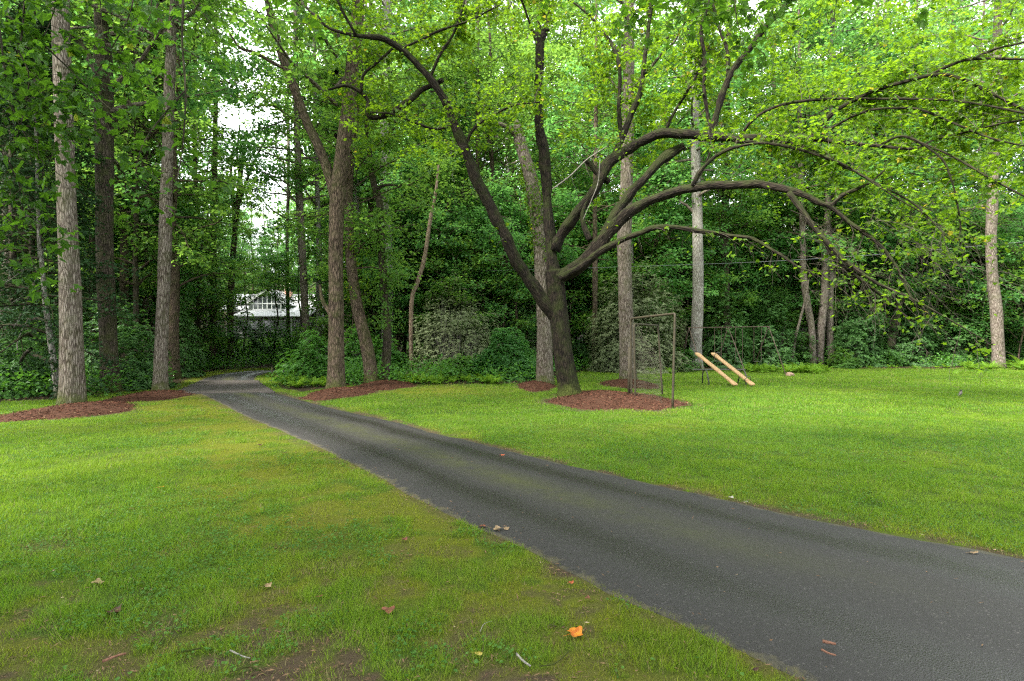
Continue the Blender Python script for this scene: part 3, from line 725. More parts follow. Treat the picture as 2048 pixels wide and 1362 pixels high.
traced('poplar_tree', 'tall grey-brown tree on the mulch ring behind the backstop', 'tree',
       [(1256, 768, 36), (1255, 730, 33), (1252, 640, 31), (1250, 560, 29), (1249, 480, 30), (1252, 400, 27), (1255, 280, 26), (1257, 180, 24), (1258, 60, 22), (1258, -40, 20)], 'bark_grey', base=766, crown_key='high1', cs=.95, crz=5.)
traced('poplar_tree', 'pale grey smooth trunk behind the swing frame', 'tree',
       [(1388, 742, 34), (1391, 700, 26), (1395, 620, 24), (1396, 540, 23), (1395, 450, 22), (1392, 350, 20), (1390, 230, 18), (1388, 80, 16)], 'bark_pale', base=741, crown_key='tall2', cs=1.05, crz=.9)
traced('twin_tree', 'left bare curved stem of the pair beside the olive-green rhododendrons', 'tree',
       [(1626, 722, 15), (1625, 690, 15), (1622, 650, 15), (1616, 615, 15), (1609, 570, 15), (1606, 520, 13), (1604, 430, 12), (1600, 250, 10)], 'bark_grey', Y=37, crown_key='low1', cs=1.0, crz=.2, coff=(-.5, 0, 4))
traced('twin_tree', 'right bare straight stem of the pair beside the rhododendrons', 'tree',
       [(1640, 720, 16), (1641, 690, 16), (1644, 640, 17), (1649, 590, 16), (1650, 530, 14), (1655, 430, 13), (1660, 250, 11)], 'bark_grey', Y=37.3, crown_key='under1', cs=1.4, crz=3, coff=(.5, 0, 4))
traced('dead_pole', 'thin bare dead stem leaning beside the twin stems', 'tree',
       [(1582, 715, 7), (1590, 680, 7), (1600, 640, 6), (1610, 600, 5), (1617, 560, 4)], 'bark_grey', Y=36.5, extend=0, sides=8)
traced('oak_tree', 'tall mottled grey trunk rising from the right-hand ferns', 'tree',
       [(1997, 735, 30), (1996, 700, 29), (1992, 620, 28), (1985, 560, 26), (1982, 480, 25), (1985, 400, 25), (1990, 250, 22), (1995, 60, 20)], 'bark_grey', Y=35, crown_key='tall1', cs=1.1, crz=2)
traced('pine_tree', 'thick dark trunk buried in shrubs under the drooping branches', 'tree',
       [(1752, 720, 24), (1748, 640, 24), (1745, 560, 26), (1748, 450, 24), (1752, 300, 22), (1755, 100, 18)], 'bark_dark', Y=41, crown_key='low2', cs=1.1, crz=2.7)
traced('oak_tree', 'dark leaning trunk among the rhododendrons near the right edge', 'tree',
       [(1776, 722, 22), (1785, 670, 18), (1797, 610, 17), (1808, 560, 15), (1815, 480, 14), (1825, 330, 12)], 'bark_dark', Y=38.5, crown_key='low1', cs=.9, crz=4.)
traced('slender_tree', 'slender straight trunk in the gap right of the spreading tree', 'tree',
       [(1190, 742, 13), (1190, 680, 12), (1190, 600, 11), (1190, 520, 11), (1190, 400, 9), (1192, 200, 8)], 'bark_brown', Y=33, crown_key='under1', cs=1.3, crz=1, coff=(0, 0, 3), sides=12)
traced('dead_pole', 'pale dead pole leaning right above the twiggy grey shrub', 'tree',
       [(823, 640, 9), (823, 606, 9), (835, 565, 9), (848, 520, 9), (856, 470, 8), (864, 420, 8), (872, 380, 6), (877, 330, 4)], 'bark_dead', Y=29, extend=0, sides=10)
traced('slender_tree', 'blotchy trunk in front of the right end of the house', 'tree',
       [(616, 730, 18), (614, 690, 17), (609, 600, 16), (604, 500, 16), (599, 400, 16), (595, 300, 14), (592, 150, 12)], 'bark_grey', Y=31, crown_key='tall2', cs=.9, crz=2.3, coff=(-.3, 0, 1))
traced('birch_tree', 'thin white-grey trunk right of the house', 'tree',
       [(636, 735, 12), (636, 690, 11), (637, 600, 11), (638, 500, 11), (634, 350, 10), (630, 200, 8)], 'bark_pale', Y=32, crown_key='high1', cs=.75, crz=1.3)
traced('slender_tree', 'dark slim trunk left of the house roof', 'tree',
       [(426, 735, 16), (426, 650, 15), (427, 560, 14), (428, 450, 12), (430, 300, 11), (432, 150, 9)], 'bark_brown', Y=38, crown_key='tall1', cs=.75, crz=4, coff=(-1, 0, 2))
traced('slender_tree', 'forking trunk in front of the left end of the house roof', 'tree',
       [(461, 730, 15), (461, 620, 14), (464, 540, 13), (470, 460, 12), (476, 400, 11), (484, 330, 8), (494, 260, 5)], 'bark_brown', Y=40, extend=0, crown_key='sap1', cs=1.0, crz=4, coff=(.6, 0, 9),
       forks=[[(470, 460, 9, 0), (466, 400, 7, 0), (462, 340, 5, .3), (470, 280, 3, .3)], [(474, 420, 7, 0), (490, 370, 5, .4), (510, 320, 4, .5), (535, 270, 3, .5)], [(480, 360, 5, 0), (474, 310, 4, -.3), (480, 250, 3, -.3)]])
traced('poplar_tree', 'pale straight trunk seen above the dark snag', 'tree',
       [(775, 745, 27), (775, 650, 26), (773, 500, 25), (771, 380, 24), (770, 280, 22), (772, 150, 20), (775, 0, 18)], 'bark_pale', Y=31, crown_key='high1', cs=1., crz=1.9)
traced('slender_tree', 'mottled narrow trunk in the dark left woods beside the thick grey trunk', 'tree',
       [(116, 790, 16), (108, 730, 15), (98, 660, 14), (90, 600, 12), (82, 500, 10), (75, 380, 8)], 'bark_pale', base=795, crown_key='pine2', cs=.9, crz=.4, coff=(-.8, 0, 0), sides=12)
for (px, w, Y, mt, key, lab) in [(835, 9, 38, 'bark_brown', 'tall2', 'thin upright trunk above the twiggy grey shrub'), (850, 7, 43, 'bark_grey', 'low2', 'hair-thin trunk just right of the dead pole'),
        (958, 10, 36, 'bark_brown', 'low1', 'thin dark trunk left of the spreading tree'), (925, 9, 40, 'bark_grey', 'low2', 'thin grey trunk above the round vine-covered bush'),
        (1452, 19, 38, 'bark_dark', 'tall1', 'dark trunk right of the pale grey trunk'), (1330, 10, 44, 'bark_brown', 'low2', 'thin trunk above the olive-grey shrub'),
        (713, 17, 33, 'bark_pale', 'tall1', 'pale trunk half hidden behind the leaning trunk'), (575, 8, 45, 'bark_grey', 'high1', 'thin trunk left of the blotchy trunk by the house'),
        (1545, 12, 44, 'bark_dark', 'low1', 'dark trunk above the right end of the swing frame'), (395, 11, 36, 'bark_dark', 'under1', 'dark thin trunk above the shrubs left of the drive'),
        (22, 20, 22, 'bark_dark', 'pine1', 'dark pine trunk at the left picture edge'), (60, 15, 25, 'bark_dark', 'pine1', 'dark needle-leaved tree behind the thick grey trunk'),
        (272, 13, 25, 'bark_dark', 'low1', 'dark trunk behind the rhododendron thicket'), (186, 20, 27, 'bark_brown', 'tall1', 'brown trunk between the grey trunk and the dark fork')]:
    gyy = 681 + CH / Y * F
    traced('slender_tree', lab, 'tree', [(px, gyy, w * 1.15), (px + 1, gyy - 80, w), (px + rng.uniform(-4, 4), 500, w * .92), (px + rng.uniform(-6, 6), 300, w * .8), (px + rng.uniform(-8, 8), 60, w * .7)], mt, Y=Y, crown_key=key,
           cs=.9, crz=px * .7, sides=12, coff=(0, 0, 1.0 if key[0] == 't' else 0))

# ------------------------------------------------------------------ background forest
print('forest')
def bg_tree(name, label, cat, group, x, y, key, tk, s=1., sz=None, rz=None):
    z = th(x, y); rz = rng.random() * 6.28 if rz is None else rz
    root = empty(name, (x, y, z), label, cat, group, rz, s)
    link('trunk', TRK[tk][int(rng.integers(len(TRK[tk])))], root)
    wm, lm = CR[key]; link('branches', wm, root); link('crown', lm, root)
def house_gap(x, y):   # keep the view to the house open
    px = 1024 + x / y * F
    return (405 - (65 if y < 75 else 0)) < px < (655 + (35 if y < 75 else 0))
pl = []
def try_place(x, y, dmin):
    for a, b in pl:
        if (a - x) ** 2 + (b - y) ** 2 < dmin * dmin: return False
    pl.append((x, y)); return True
rr = np.random.default_rng(99)
cnt = 0
for i in range(900):
    y = rr.uniform(35, 80); x = rr.uniform(-1.02 * y - 4, 1.02 * y + 4); px = 1024 + x / y * F
    if house_gap(x, y) or (px < 405 and False): continue
    if not try_place(x, y, 3.6): continue
    key = ['tall1', 'tall2', 'high1', 'low1', 'low2', 'low1', 'low2'][int(rr.integers(7))]
    bg_tree('forest_tree', 'tall leafy forest tree deep in the woods behind the lawn', 'tree', 'forest trees deep in the woods', x, y, key, 'g', rr.uniform(.95, 1.2) * (1.25 if y > 46 else 1)); cnt += 1
    if cnt >= 84: break
cnt = 0
for i in range(400):   # left wood behind the mulch mounds
    y = rr.uniform(23, 36); x = rr.uniform(-1.0 * y - 4, -.56 * y); px = 1024 + x / y * F
    if px > 385: continue
    if not try_place(x, y, 3.0): continue
    bg_tree('forest_tree', 'leafy tree in the dark wood left of the driveway', 'tree', 'trees in the dark left wood', x, y, ['tall2', 'low1', 'low2', 'under1', 'high1'][int(rr.integers(5))], 'g', rr.uniform(.8, 1.05)); cnt += 1
    if cnt >= 16: break
cnt = 0
for i in range(900):   # understorey along the forest edge
    px = rr.uniform(-80, 2150); y = rr.uniform(39, 50) if px > 1050 else rr.uniform(31, 46)
    x = (px - 1024) / F * y
    if house_gap(x, y) or not try_place(x, y, 1.9): continue
    bg_tree('understorey_tree', 'small understorey tree filling the edge of the woods', 'tree', 'understorey trees along the woods', x, y, 'under1' if rr.random() < .5 else 'under2', 'u', rr.uniform(.75, 1.2)); cnt += 1
    if cnt >= 120: break
for px, y, key, s_, dz, lab in ((592, 43, 'sap1', .9, 2.9, 'slim tree whose leaves hang over the house gable'), (486, 46, 'sap2', .8, 3.6, 'slim tree leafing in front of the left house roof'), (546, 44, 'sap2', .75, 3.9, 'thin leafy tree standing before the house porch')):
    x = (px - 1024) / F * y; root = empty('slim_tree', (x, y, th(x, y)), lab, 'tree'); link('trunk', TRK['u'][1], root); crown_parts(root, key, s_, px, (-.8 if px > 590 else .5, 0, dz))
# bright saplings along the open edge of the woods
for i, (px, y, s_) in enumerate([(700, 30, 1.2), (745, 32, 1.5), (800, 33, 1.35), (860, 34, 1.6), (905, 31.5, 1.3), (948, 33, 1.5), (1000, 32, 1.35), (1045, 34, 1.6), (1130, 36, 1.5), (1175, 38, 1.5), (1225, 37, 1.6), (1300, 36, 1.7), (1360, 38, 1.6),
        (1440, 40, 1.6), (1505, 41, 1.7), (1560, 40.5, 1.5), (1690, 41.5, 1.6), (1730, 42, 1.7), (1850, 42, 1.6), (1910, 41, 1.7), (1955, 40, 1.6), (2035, 38, 1.6), (360, 33, 1.5), (285, 29, 1.5), (60, 27, 1.4), (165, 28, 1.5), (420, 46, 1.5)]):
    x = (px - 1024) / F * y
    bg_tree('sapling', 'bright leafy sapling at the open edge of the woods', 'sapling', 'saplings along the edge of the woods', x, y, 'sap1' if i % 2 else 'sap2', 's', s_)
# behind / beside the house
for i, (px, y, key, s) in enumerate([(455, 100, 'low1', 1.05), (478, 96, 'low2', 1.0), (505, 104, 'low1', 1.0), (530, 100, 'pine1', .9), (556, 98, 'low2', .95), (585, 103, 'low1', 1.), (612, 97, 'low2', 1.15), (640, 92, 'low1', 1.25),
                                     (420, 66, 'low2', .9), (660, 60, 'low1', .9), (652, 72, 'low2', 1.1), (410, 84, 'low1', 1.1), (436, 90, 'low2', 1.1)]):
    bg_tree('house_tree', 'leafy tree standing around the white-roofed house', 'tree', 'trees round the house', (px - 1024) / F * y, y, key, 'g', s)
# a few trees behind and beside the camera, out of frame, that close in the clearing; low crowns nearest the camera are added to darken the foreground
for x, y, key in ((-17, 4, 'tall1'), (-20, 11, 'low1'), (-15, -8, 'tall2'), (24, -6, 'tall1'), (-6, -16, 'tall2'), (9, -18, 'tall1'), (34, 22, 'tall2'), (36, 31, 'low1'), (-3.5, -4.5, 'low1'), (3.2, -6.5, 'low2'), (8.5, -3.0, 'low1'), (-9.5, -2.0, 'low2')):
    bg_tree('clearing_tree', 'unseen tree outside the picture that closes in and shades the clearing', 'tree', 'trees round the clearing rim', x, y, key, 'g', 1.)

# far woods as one mass
def far_woods():
    Lf = Leaves(); W = []
    r = np.random.default_rng(5)
    for i in range(620):
        y = r.uniform(84, 190); x = r.uniform(-1.15 * y - 10, 1.15 * y + 10); px = 1024 + x / y * F
        if 400 < px < 660 and y < 108: continue
        H = r.uniform(11, 17); R = r.uniform(3, 5); z = th(x, y); n = int(300 * (1 if y < 130 else .7))
        u = rdir(n, r); k = r.random(n) ** .25
        C = np.array([x, y, z + H * .55]) + u * k[:, None] * (R, R, H * .48) * (1 + .25 * (vnoise(u[:, 0] * 3 + i, u[:, 2] * 3)[:, None] - .5))
        s = r.uniform(.35, .75, n)
        Lf.add(C, rdir(n, r), unit(u + (0, 0, .6) + rdir(n, r) * .5), s, s * .8, r.random(n) * .5 + .5 * r.random())
    tag(link('far_woods', Lf.mesh('far_woods', M['leaf_far'])), 'hazy far woods rising behind the forest trees', 'woods', kind='stuff')
far_woods()

# forest floor undergrowth
def undergrowth():
    Lf = Leaves(); r = np.random.default_rng(8)
    for i in range(2300):
        px = r.uniform(-300, 2400); y = r.uniform(15, 62); x = (px - 1024) / F * y
        d, side, lawn, moss, bare = ground_fields(np.array([x]), np.array([y]))
        if lawn[0] > .25 or d[0] < 1.6 or bool(in_quad(np.array([x]), np.array([y]), BR, .15)[0]): continue
        if 1200 < px and y < 36: continue
        h = r.uniform(.25, 1.0); n = int(r.uniform(70, 150))
        o = r.normal(0, .42, (n, 3)) * (1, 1, .5); C = np.array([x, y, th(x, y) + h * .6]) + o; C[:, 2] = np.maximum(C[:, 2], th(x, y) + .03)
        s = r.uniform(.09, .17, n); Lf.add(C, o + rdir(n, r) * .3, unit(rdir(n, r) * .5 + (0, 0, .8)), s, s * .75)
    tag(link('undergrowth', Lf.mesh('undergrowth', M['leaf_shrub'])), 'low leafy undergrowth on the shaded forest floor', 'undergrowth', kind='stuff')
undergrowth()

# ------------------------------------------------------------------ shrubs
print('shrubs')
SK = {'rhodo1': ('leaf_dark', 75, .15, .052, 7, 'twig', .38, .26, 14), 'rhodo2': ('leaf_dark', 75, .14, .048, 7, 'twig', .42, .26, 14), 'green1': ('leaf_shrub', 110, .11, .062, 6, 'twig', .35, .3, 14),
      'green2': ('leaf_shrub', 110, .10, .056, 6, 'twig', .35, .3, 14), 'olive': ('leaf_olive', 130, .115, .040, 6, 'twig_pale', .3, .3, 6), 'light': ('leaf_forest', 90, .13, .085, 5, 'twig', .35, .3, 14),
      'twiggy': ('leaf_olive', 90, .10, .034, 5, 'twig_pale', .3, .5, 70), 'vine': ('leaf_mid', 170, .095, .075, 5, 'twig', .25, .25, 14)}
def shrub_build(seed, key, rx, ry, H):
    """whorls of leaves over a lumpy dome, several lobes, stems inside"""
    mat, dens, leafL, leafW, per, wmat, lump, shell, twigs = SK[key]
    r = np.random.default_rng(seed); Lf = Leaves(); W = Wood()
    n = int(dens * (2.2 * (rx + ry) * H + 3 * rx * ry) * .8); n = min(n, 5200); fs = math.sqrt(max(1.0, int(dens * (2.2 * (rx + ry) * H + 3 * rx * ry) * .8) / 5200)); leafL *= fs; leafW *= fs
    u = rdir(n, r); u[:, 2] = np.abs(u[:, 2]) * 1.05 - .15; u = unit(u)
    k = 1 - shell * r.random(n) ** 1.5
    C = u * k[:, None] * (rx, ry, H * .95)
    q = 1.0 / max(.6, min(rx, ry) * .8)
    l = lump * ((vnoise(C[:, 0] * 1.5 * q + seed * 3.1, C[:, 2] * 1.7 * q + C[:, 1] * 1.1 * q) - .5) * 2 + (vnoise(C[:, 0] * 3.6 + seed, C[:, 2] * 4.2 + C[:, 1] * 2.5) - .5) * .8)
    C = C * (1 + l)[:, None]
    C[:, 2] = np.maximum(C[:, 2], .04 + .12 * r.random(n))
    for j in range(per):
        a = 2 * PI * j / per + r.random(n) * 1.0
        ax = unit(u * .7 + (0, 0, .8)); e1 = unit(np.cross(ax, (0.3, .5, .81))); e2 = np.cross(ax, e1)
        D = unit(e1 * np.cos(a)[:, None] + e2 * np.sin(a)[:, None] + ax * r.uniform(-.55, .35, n)[:, None])
        N = unit(ax + rdir(n, r) * .35); sz = r.uniform(.7, 1.2, n)
        Lf.add(C + rdir(n, r) * .015, D, N, leafL * sz, leafW * sz)
    for i in range(twigs):
        a = r.random() * 2 * PI; f = r.uniform(.3, 1.); top = np.array([math.cos(a) * f * rx * .85, math.sin(a) * f * ry * .85, H * r.uniform(.4, .95) * (1.05 - .5 * f * f)])
        b0 = np.array([math.cos(a) * .15 * rx, math.sin(a) * .15 * ry, -.05]); m = (b0 + top) / 2 + r.normal(0, .12, 3) + (0, 0, .15 * H)
        W.tube(catmull(np.array([b0, m, top]), 8), np.linspace(.016, .003, 8), 4, cap=False, seed=i)
    return W.mesh('stems', M[wmat]), Lf.mesh('foliage', M[mat], 'long')
def shrub(key, name, label, px0, px1, ytop, Y, depth=None, group=None, seed=0):
    x0 = (px0 - 1024) / F * Y; x1 = (px1 - 1024) / F * Y; x = (x0 + x1) / 2; z = th(x, Y); top = CH - (ytop - 681) / F * Y
    root = empty(name, (x, Y, z), label, 'shrub', group)
    sm, fm = shrub_build(seed + 50, key, (x1 - x0) / 2, depth, top - z); link('stems', sm, root); link('foliage', fm, root)
S = [('rhodo1', 'rhododendron', 'dark rhododendron filling the gap between the two grey trunks', 165, 300, 590, 21),
     ('rhodo2', 'rhododendron', 'low dark rhododendron at the foot of the slim grey tree', 215, 330, 655, 20),
     ('rhodo1', 'rhododendron', 'dark rhododendron spilling out right of the slim grey tree', 318, 398, 600, 26.5),
     ('rhodo2', 'rhododendron', 'tall dark rhododendron on the inner bend of the drive', 368, 465, 612, 39),
     ('rhodo1', 'rhododendron', 'rounded dark rhododendron below the house roof', 435, 540, 626, 42),
     ('green2', 'shrub', 'blue-green shrub where the drive bends out of sight', 555, 625, 655, 34),
     ('green1', 'shrub', 'leafy green shrub right of the bridge', 560, 650, 685, 24),
     ('green2', 'shrub', 'green shrub against the furrowed trunk', 590, 672, 660, 25),
     ('green1', 'shrub', 'green shrub between the furrowed trunk and the leaning trunk', 672, 745, 650, 25.5),
     ('green2', 'shrub', 'green shrub behind the black trunk', 735, 815, 665, 26),
     ('twiggy', 'shrub', 'grey twiggy arching shrub behind the light green shrub', 810, 1010, 570, 29),
     ('green2', 'shrub', 'green shrub hiding the porch of the house', 500, 605, 624, 44),
     ('green1', 'shrub', 'light shrub under the right end of the house roof', 580, 660, 622, 40),
     ('olive', 'shrub', 'hazy olive foliage over the twiggy grey shrub', 830, 990, 565, 31),
     ('light', 'shrub', 'light green low shrub left of the vine-covered bush', 860, 970, 700, 26),
     ('vine', 'shrub', 'round bright green vine-covered bush behind the lawn', 945, 1078, 655, 25.5),
     ('rhodo2', 'rhododendron', 'dark broad-leaved shrub in the gap behind the spreading tree', 990, 1110, 560, 33),
     ('rhodo1', 'rhododendron', 'black-green shrub in the gap beside the slender trunk', 1100, 1230, 600, 38),
     ('olive', 'shrub', 'tall olive-grey shrub behind the backstop', 1185, 1372, 525, 31),
     ('olive', 'shrub', 'small olive-grey shrub left of the trunk behind the backstop', 1175, 1265, 595, 32),
     ('rhodo2', 'rhododendron', 'rhododendron between the pale trunk and the swing frame', 1395, 1500, 600, 36),
     ('green2', 'rhododendron', 'green rhododendron above the swing frame bar', 1430, 1560, 565, 40),
     ('rhodo1', 'rhododendron', 'dark rhododendron behind the right legs of the swing frame', 1490, 1610, 610, 37),
     ('rhodo2', 'rhododendron', 'dark rhododendron between the twin stems and the buried trunk', 1650, 1780, 580, 38),
     ('rhodo1', 'rhododendron', 'low dark rhododendron right of the twin stems', 1665, 1745, 650, 36.5),
     ('rhodo1', 'rhododendron', 'dark rhododendron right of the leaning dark trunk', 1770, 1880, 605, 38.5),
     ('rhodo2', 'rhododendron', 'dark rhododendron sloping down towards the right ferns', 1850, 1960, 645, 39),
     ('green2', 'shrub', 'green shrub behind the tall right trunk', 1960, 2090, 590, 41),
     ('rhodo2', 'rhododendron', 'dark shrub at the far right behind the ferns', 2020, 2180, 620, 39),
     ('rhodo1', 'rhododendron', 'dark low shrub at the left edge behind the lawn', -50, 75, 690, 17.5),
     ('rhodo2', 'rhododendron', 'dark twiggy shrub left of the thick grey trunk', 30, 130, 660, 18.5),
     ('rhodo2', 'rhododendron', 'tall dark thicket behind the left trunks', -90, 60, 600, 21),
     ('rhodo1', 'rhododendron', 'dark shrub mass behind the thick grey trunk', 60, 190, 610, 23),
     ('light', 'shrub', 'small bright leafy plant at the end of the fern bed behind the swings', 1662, 1712, 700, 35),
     ('green1', 'shrub', 'dark green shrub right of the backstop in front of the woods', 1330, 1400, 690, 32)]
for i, (k, nm, lab, a, b, yt, Y) in enumerate(S): shrub(k, nm, lab, a, b, yt, Y, depth=max(.9, (b - a) / 2 / F * Y * .8), seed=i)
# thin pale dead branches in the left dark wood
for i, pts in enumerate([[(0, 572, 17), (30, 553, 17.5), (60, 528, 18)], [(28, 655, 16.8), (48, 615, 17), (62, 580, 17.2), (76, 545, 17.4)], [(0, 625, 16.6), (25, 605, 16.9), (48, 590, 17.2)], [(35, 700, 16.8), (36, 680, 17), (55, 640, 17.2), (75, 610, 17.3)]]):
    W = Wood(); q = catmull(np.array([P(*p) for p in pts]), 14); W.tube(q, np.linspace(.016, .008, 14), 5, .2); 
    for k in (4, 7, 10): W.tube(branch(rng, q[k], unit(q[k + 1] - q[k]) + rdir(1)[0] * .8, .45, 4, 0, .1), np.linspace(.007, .003, 5), 3, cap=False)
    tag(link('dead_branch', W.mesh('dead_branch', M['twig_pale'])), ['bare pale branch highest in the dark left wood', 'bare forked branch left of the thick grey trunk', 'short bare branch at the left edge', 'lowest drooping bare branch left of the thick grey trunk'][i], 'branch', 'dead branches in the left wood')

# ------------------------------------------------------------------ ferns
def fern_mesh(seed):
    r = np.random.default_rng(seed); Lf = Leaves(); W = Wood()
    for i in range(13):
        a = i * 2.4 + r.normal(0, .2); L = r.uniform(.6, .95); e = r.uniform(.85, 1.3)
        b = branch(r, (0, 0, 0), (math.cos(a) * math.cos(e), math.sin(a) * math.cos(e), math.sin(e)), L, 9, -.17, .03)
        q = catmull(b, 20); W.tube(q, np.linspace(.005, .002, 20), 3, cap=False)
        T = unit(np.gradient(q, axis=0)); Sd = unit(np.cross(T, (0, 0, 1.))); N = np.cross(Sd, T)
        t = np.linspace(0, 1, 20); w = .15 * np.sin(PI * np.clip(t * .9 + .12, 0, 1)) ** .8
        for sg in (-1, 1):
            Lf.add(q[3:], Sd[3:] * sg + T[3:] * .35 - (0, 0, .15), N[3:] + rdir(17, r) * .12, w[3:], .045 * np.ones(17), r.random())
    return W.mesh('fern_stem_%d' % seed, M['leaf_fern']), Lf.mesh('fern_frond_%d' % seed, M['leaf_fern'])
FERN = [fern_mesh(s) for s in (1, 2, 3)]
def fern(x, y, s, label, group):
    root = empty('fern', (x, y, th(x, y)), label, 'fern', group, rng.random() * 6.28, s); st, fr = FERN[int(rng.integers(3))]
    link('stalks', st, root); link('fronds', fr, root)
for n, x0, x1, y0, y1, s0, s1, lab, grp in (
    (38, 1490, 1655, 739, 748, .6, .9, 'yellow-green fern in the bed behind the swing frame', 'ferns behind the swing frame'),
    (26, 1925, 2100, 733, 742, .65, .95, 'yellow-green fern at the foot of the tall right trunk', 'ferns round the tall right trunk'),
    (30, 800, 1000, 760, 769, .5, .75, 'green fern along the lawn edge below the vine-covered bush', 'ferns along the lawn edge'),
    (16, 1285, 1380, 738, 748, .6, .9, 'green fern in the patch behind the backstop', 'ferns behind the backstop'),
    (16, 565, 650, 766, 778, .5, .75, 'dark green fern between the driveway and the furrowed trunk', 'ferns beside the driveway')):
    for i in range(n):
        p = gp(rng.uniform(x0, x1), rng.uniform(y0, y1)); fern(p[0], p[1], rng.uniform(s0, s1), lab, grp)
p = gp(1990, 735); fern(p[0] - .2, 33.6, 1.5, 'tallest fern, upright against the tall right trunk', 'ferns round the tall right trunk')
# a few broad weeds at the forest edge
for i in range(26):
    px = rng.uniform(1700, 2048) if i % 2 else rng.uniform(1150, 1400); y = rng.uniform(33.5, 36)
    fern((px - 1024) / F * y, y, rng.uniform(.3, .55), 'small low fern on the leaf-strewn forest margin', 'small ferns on the forest margin')

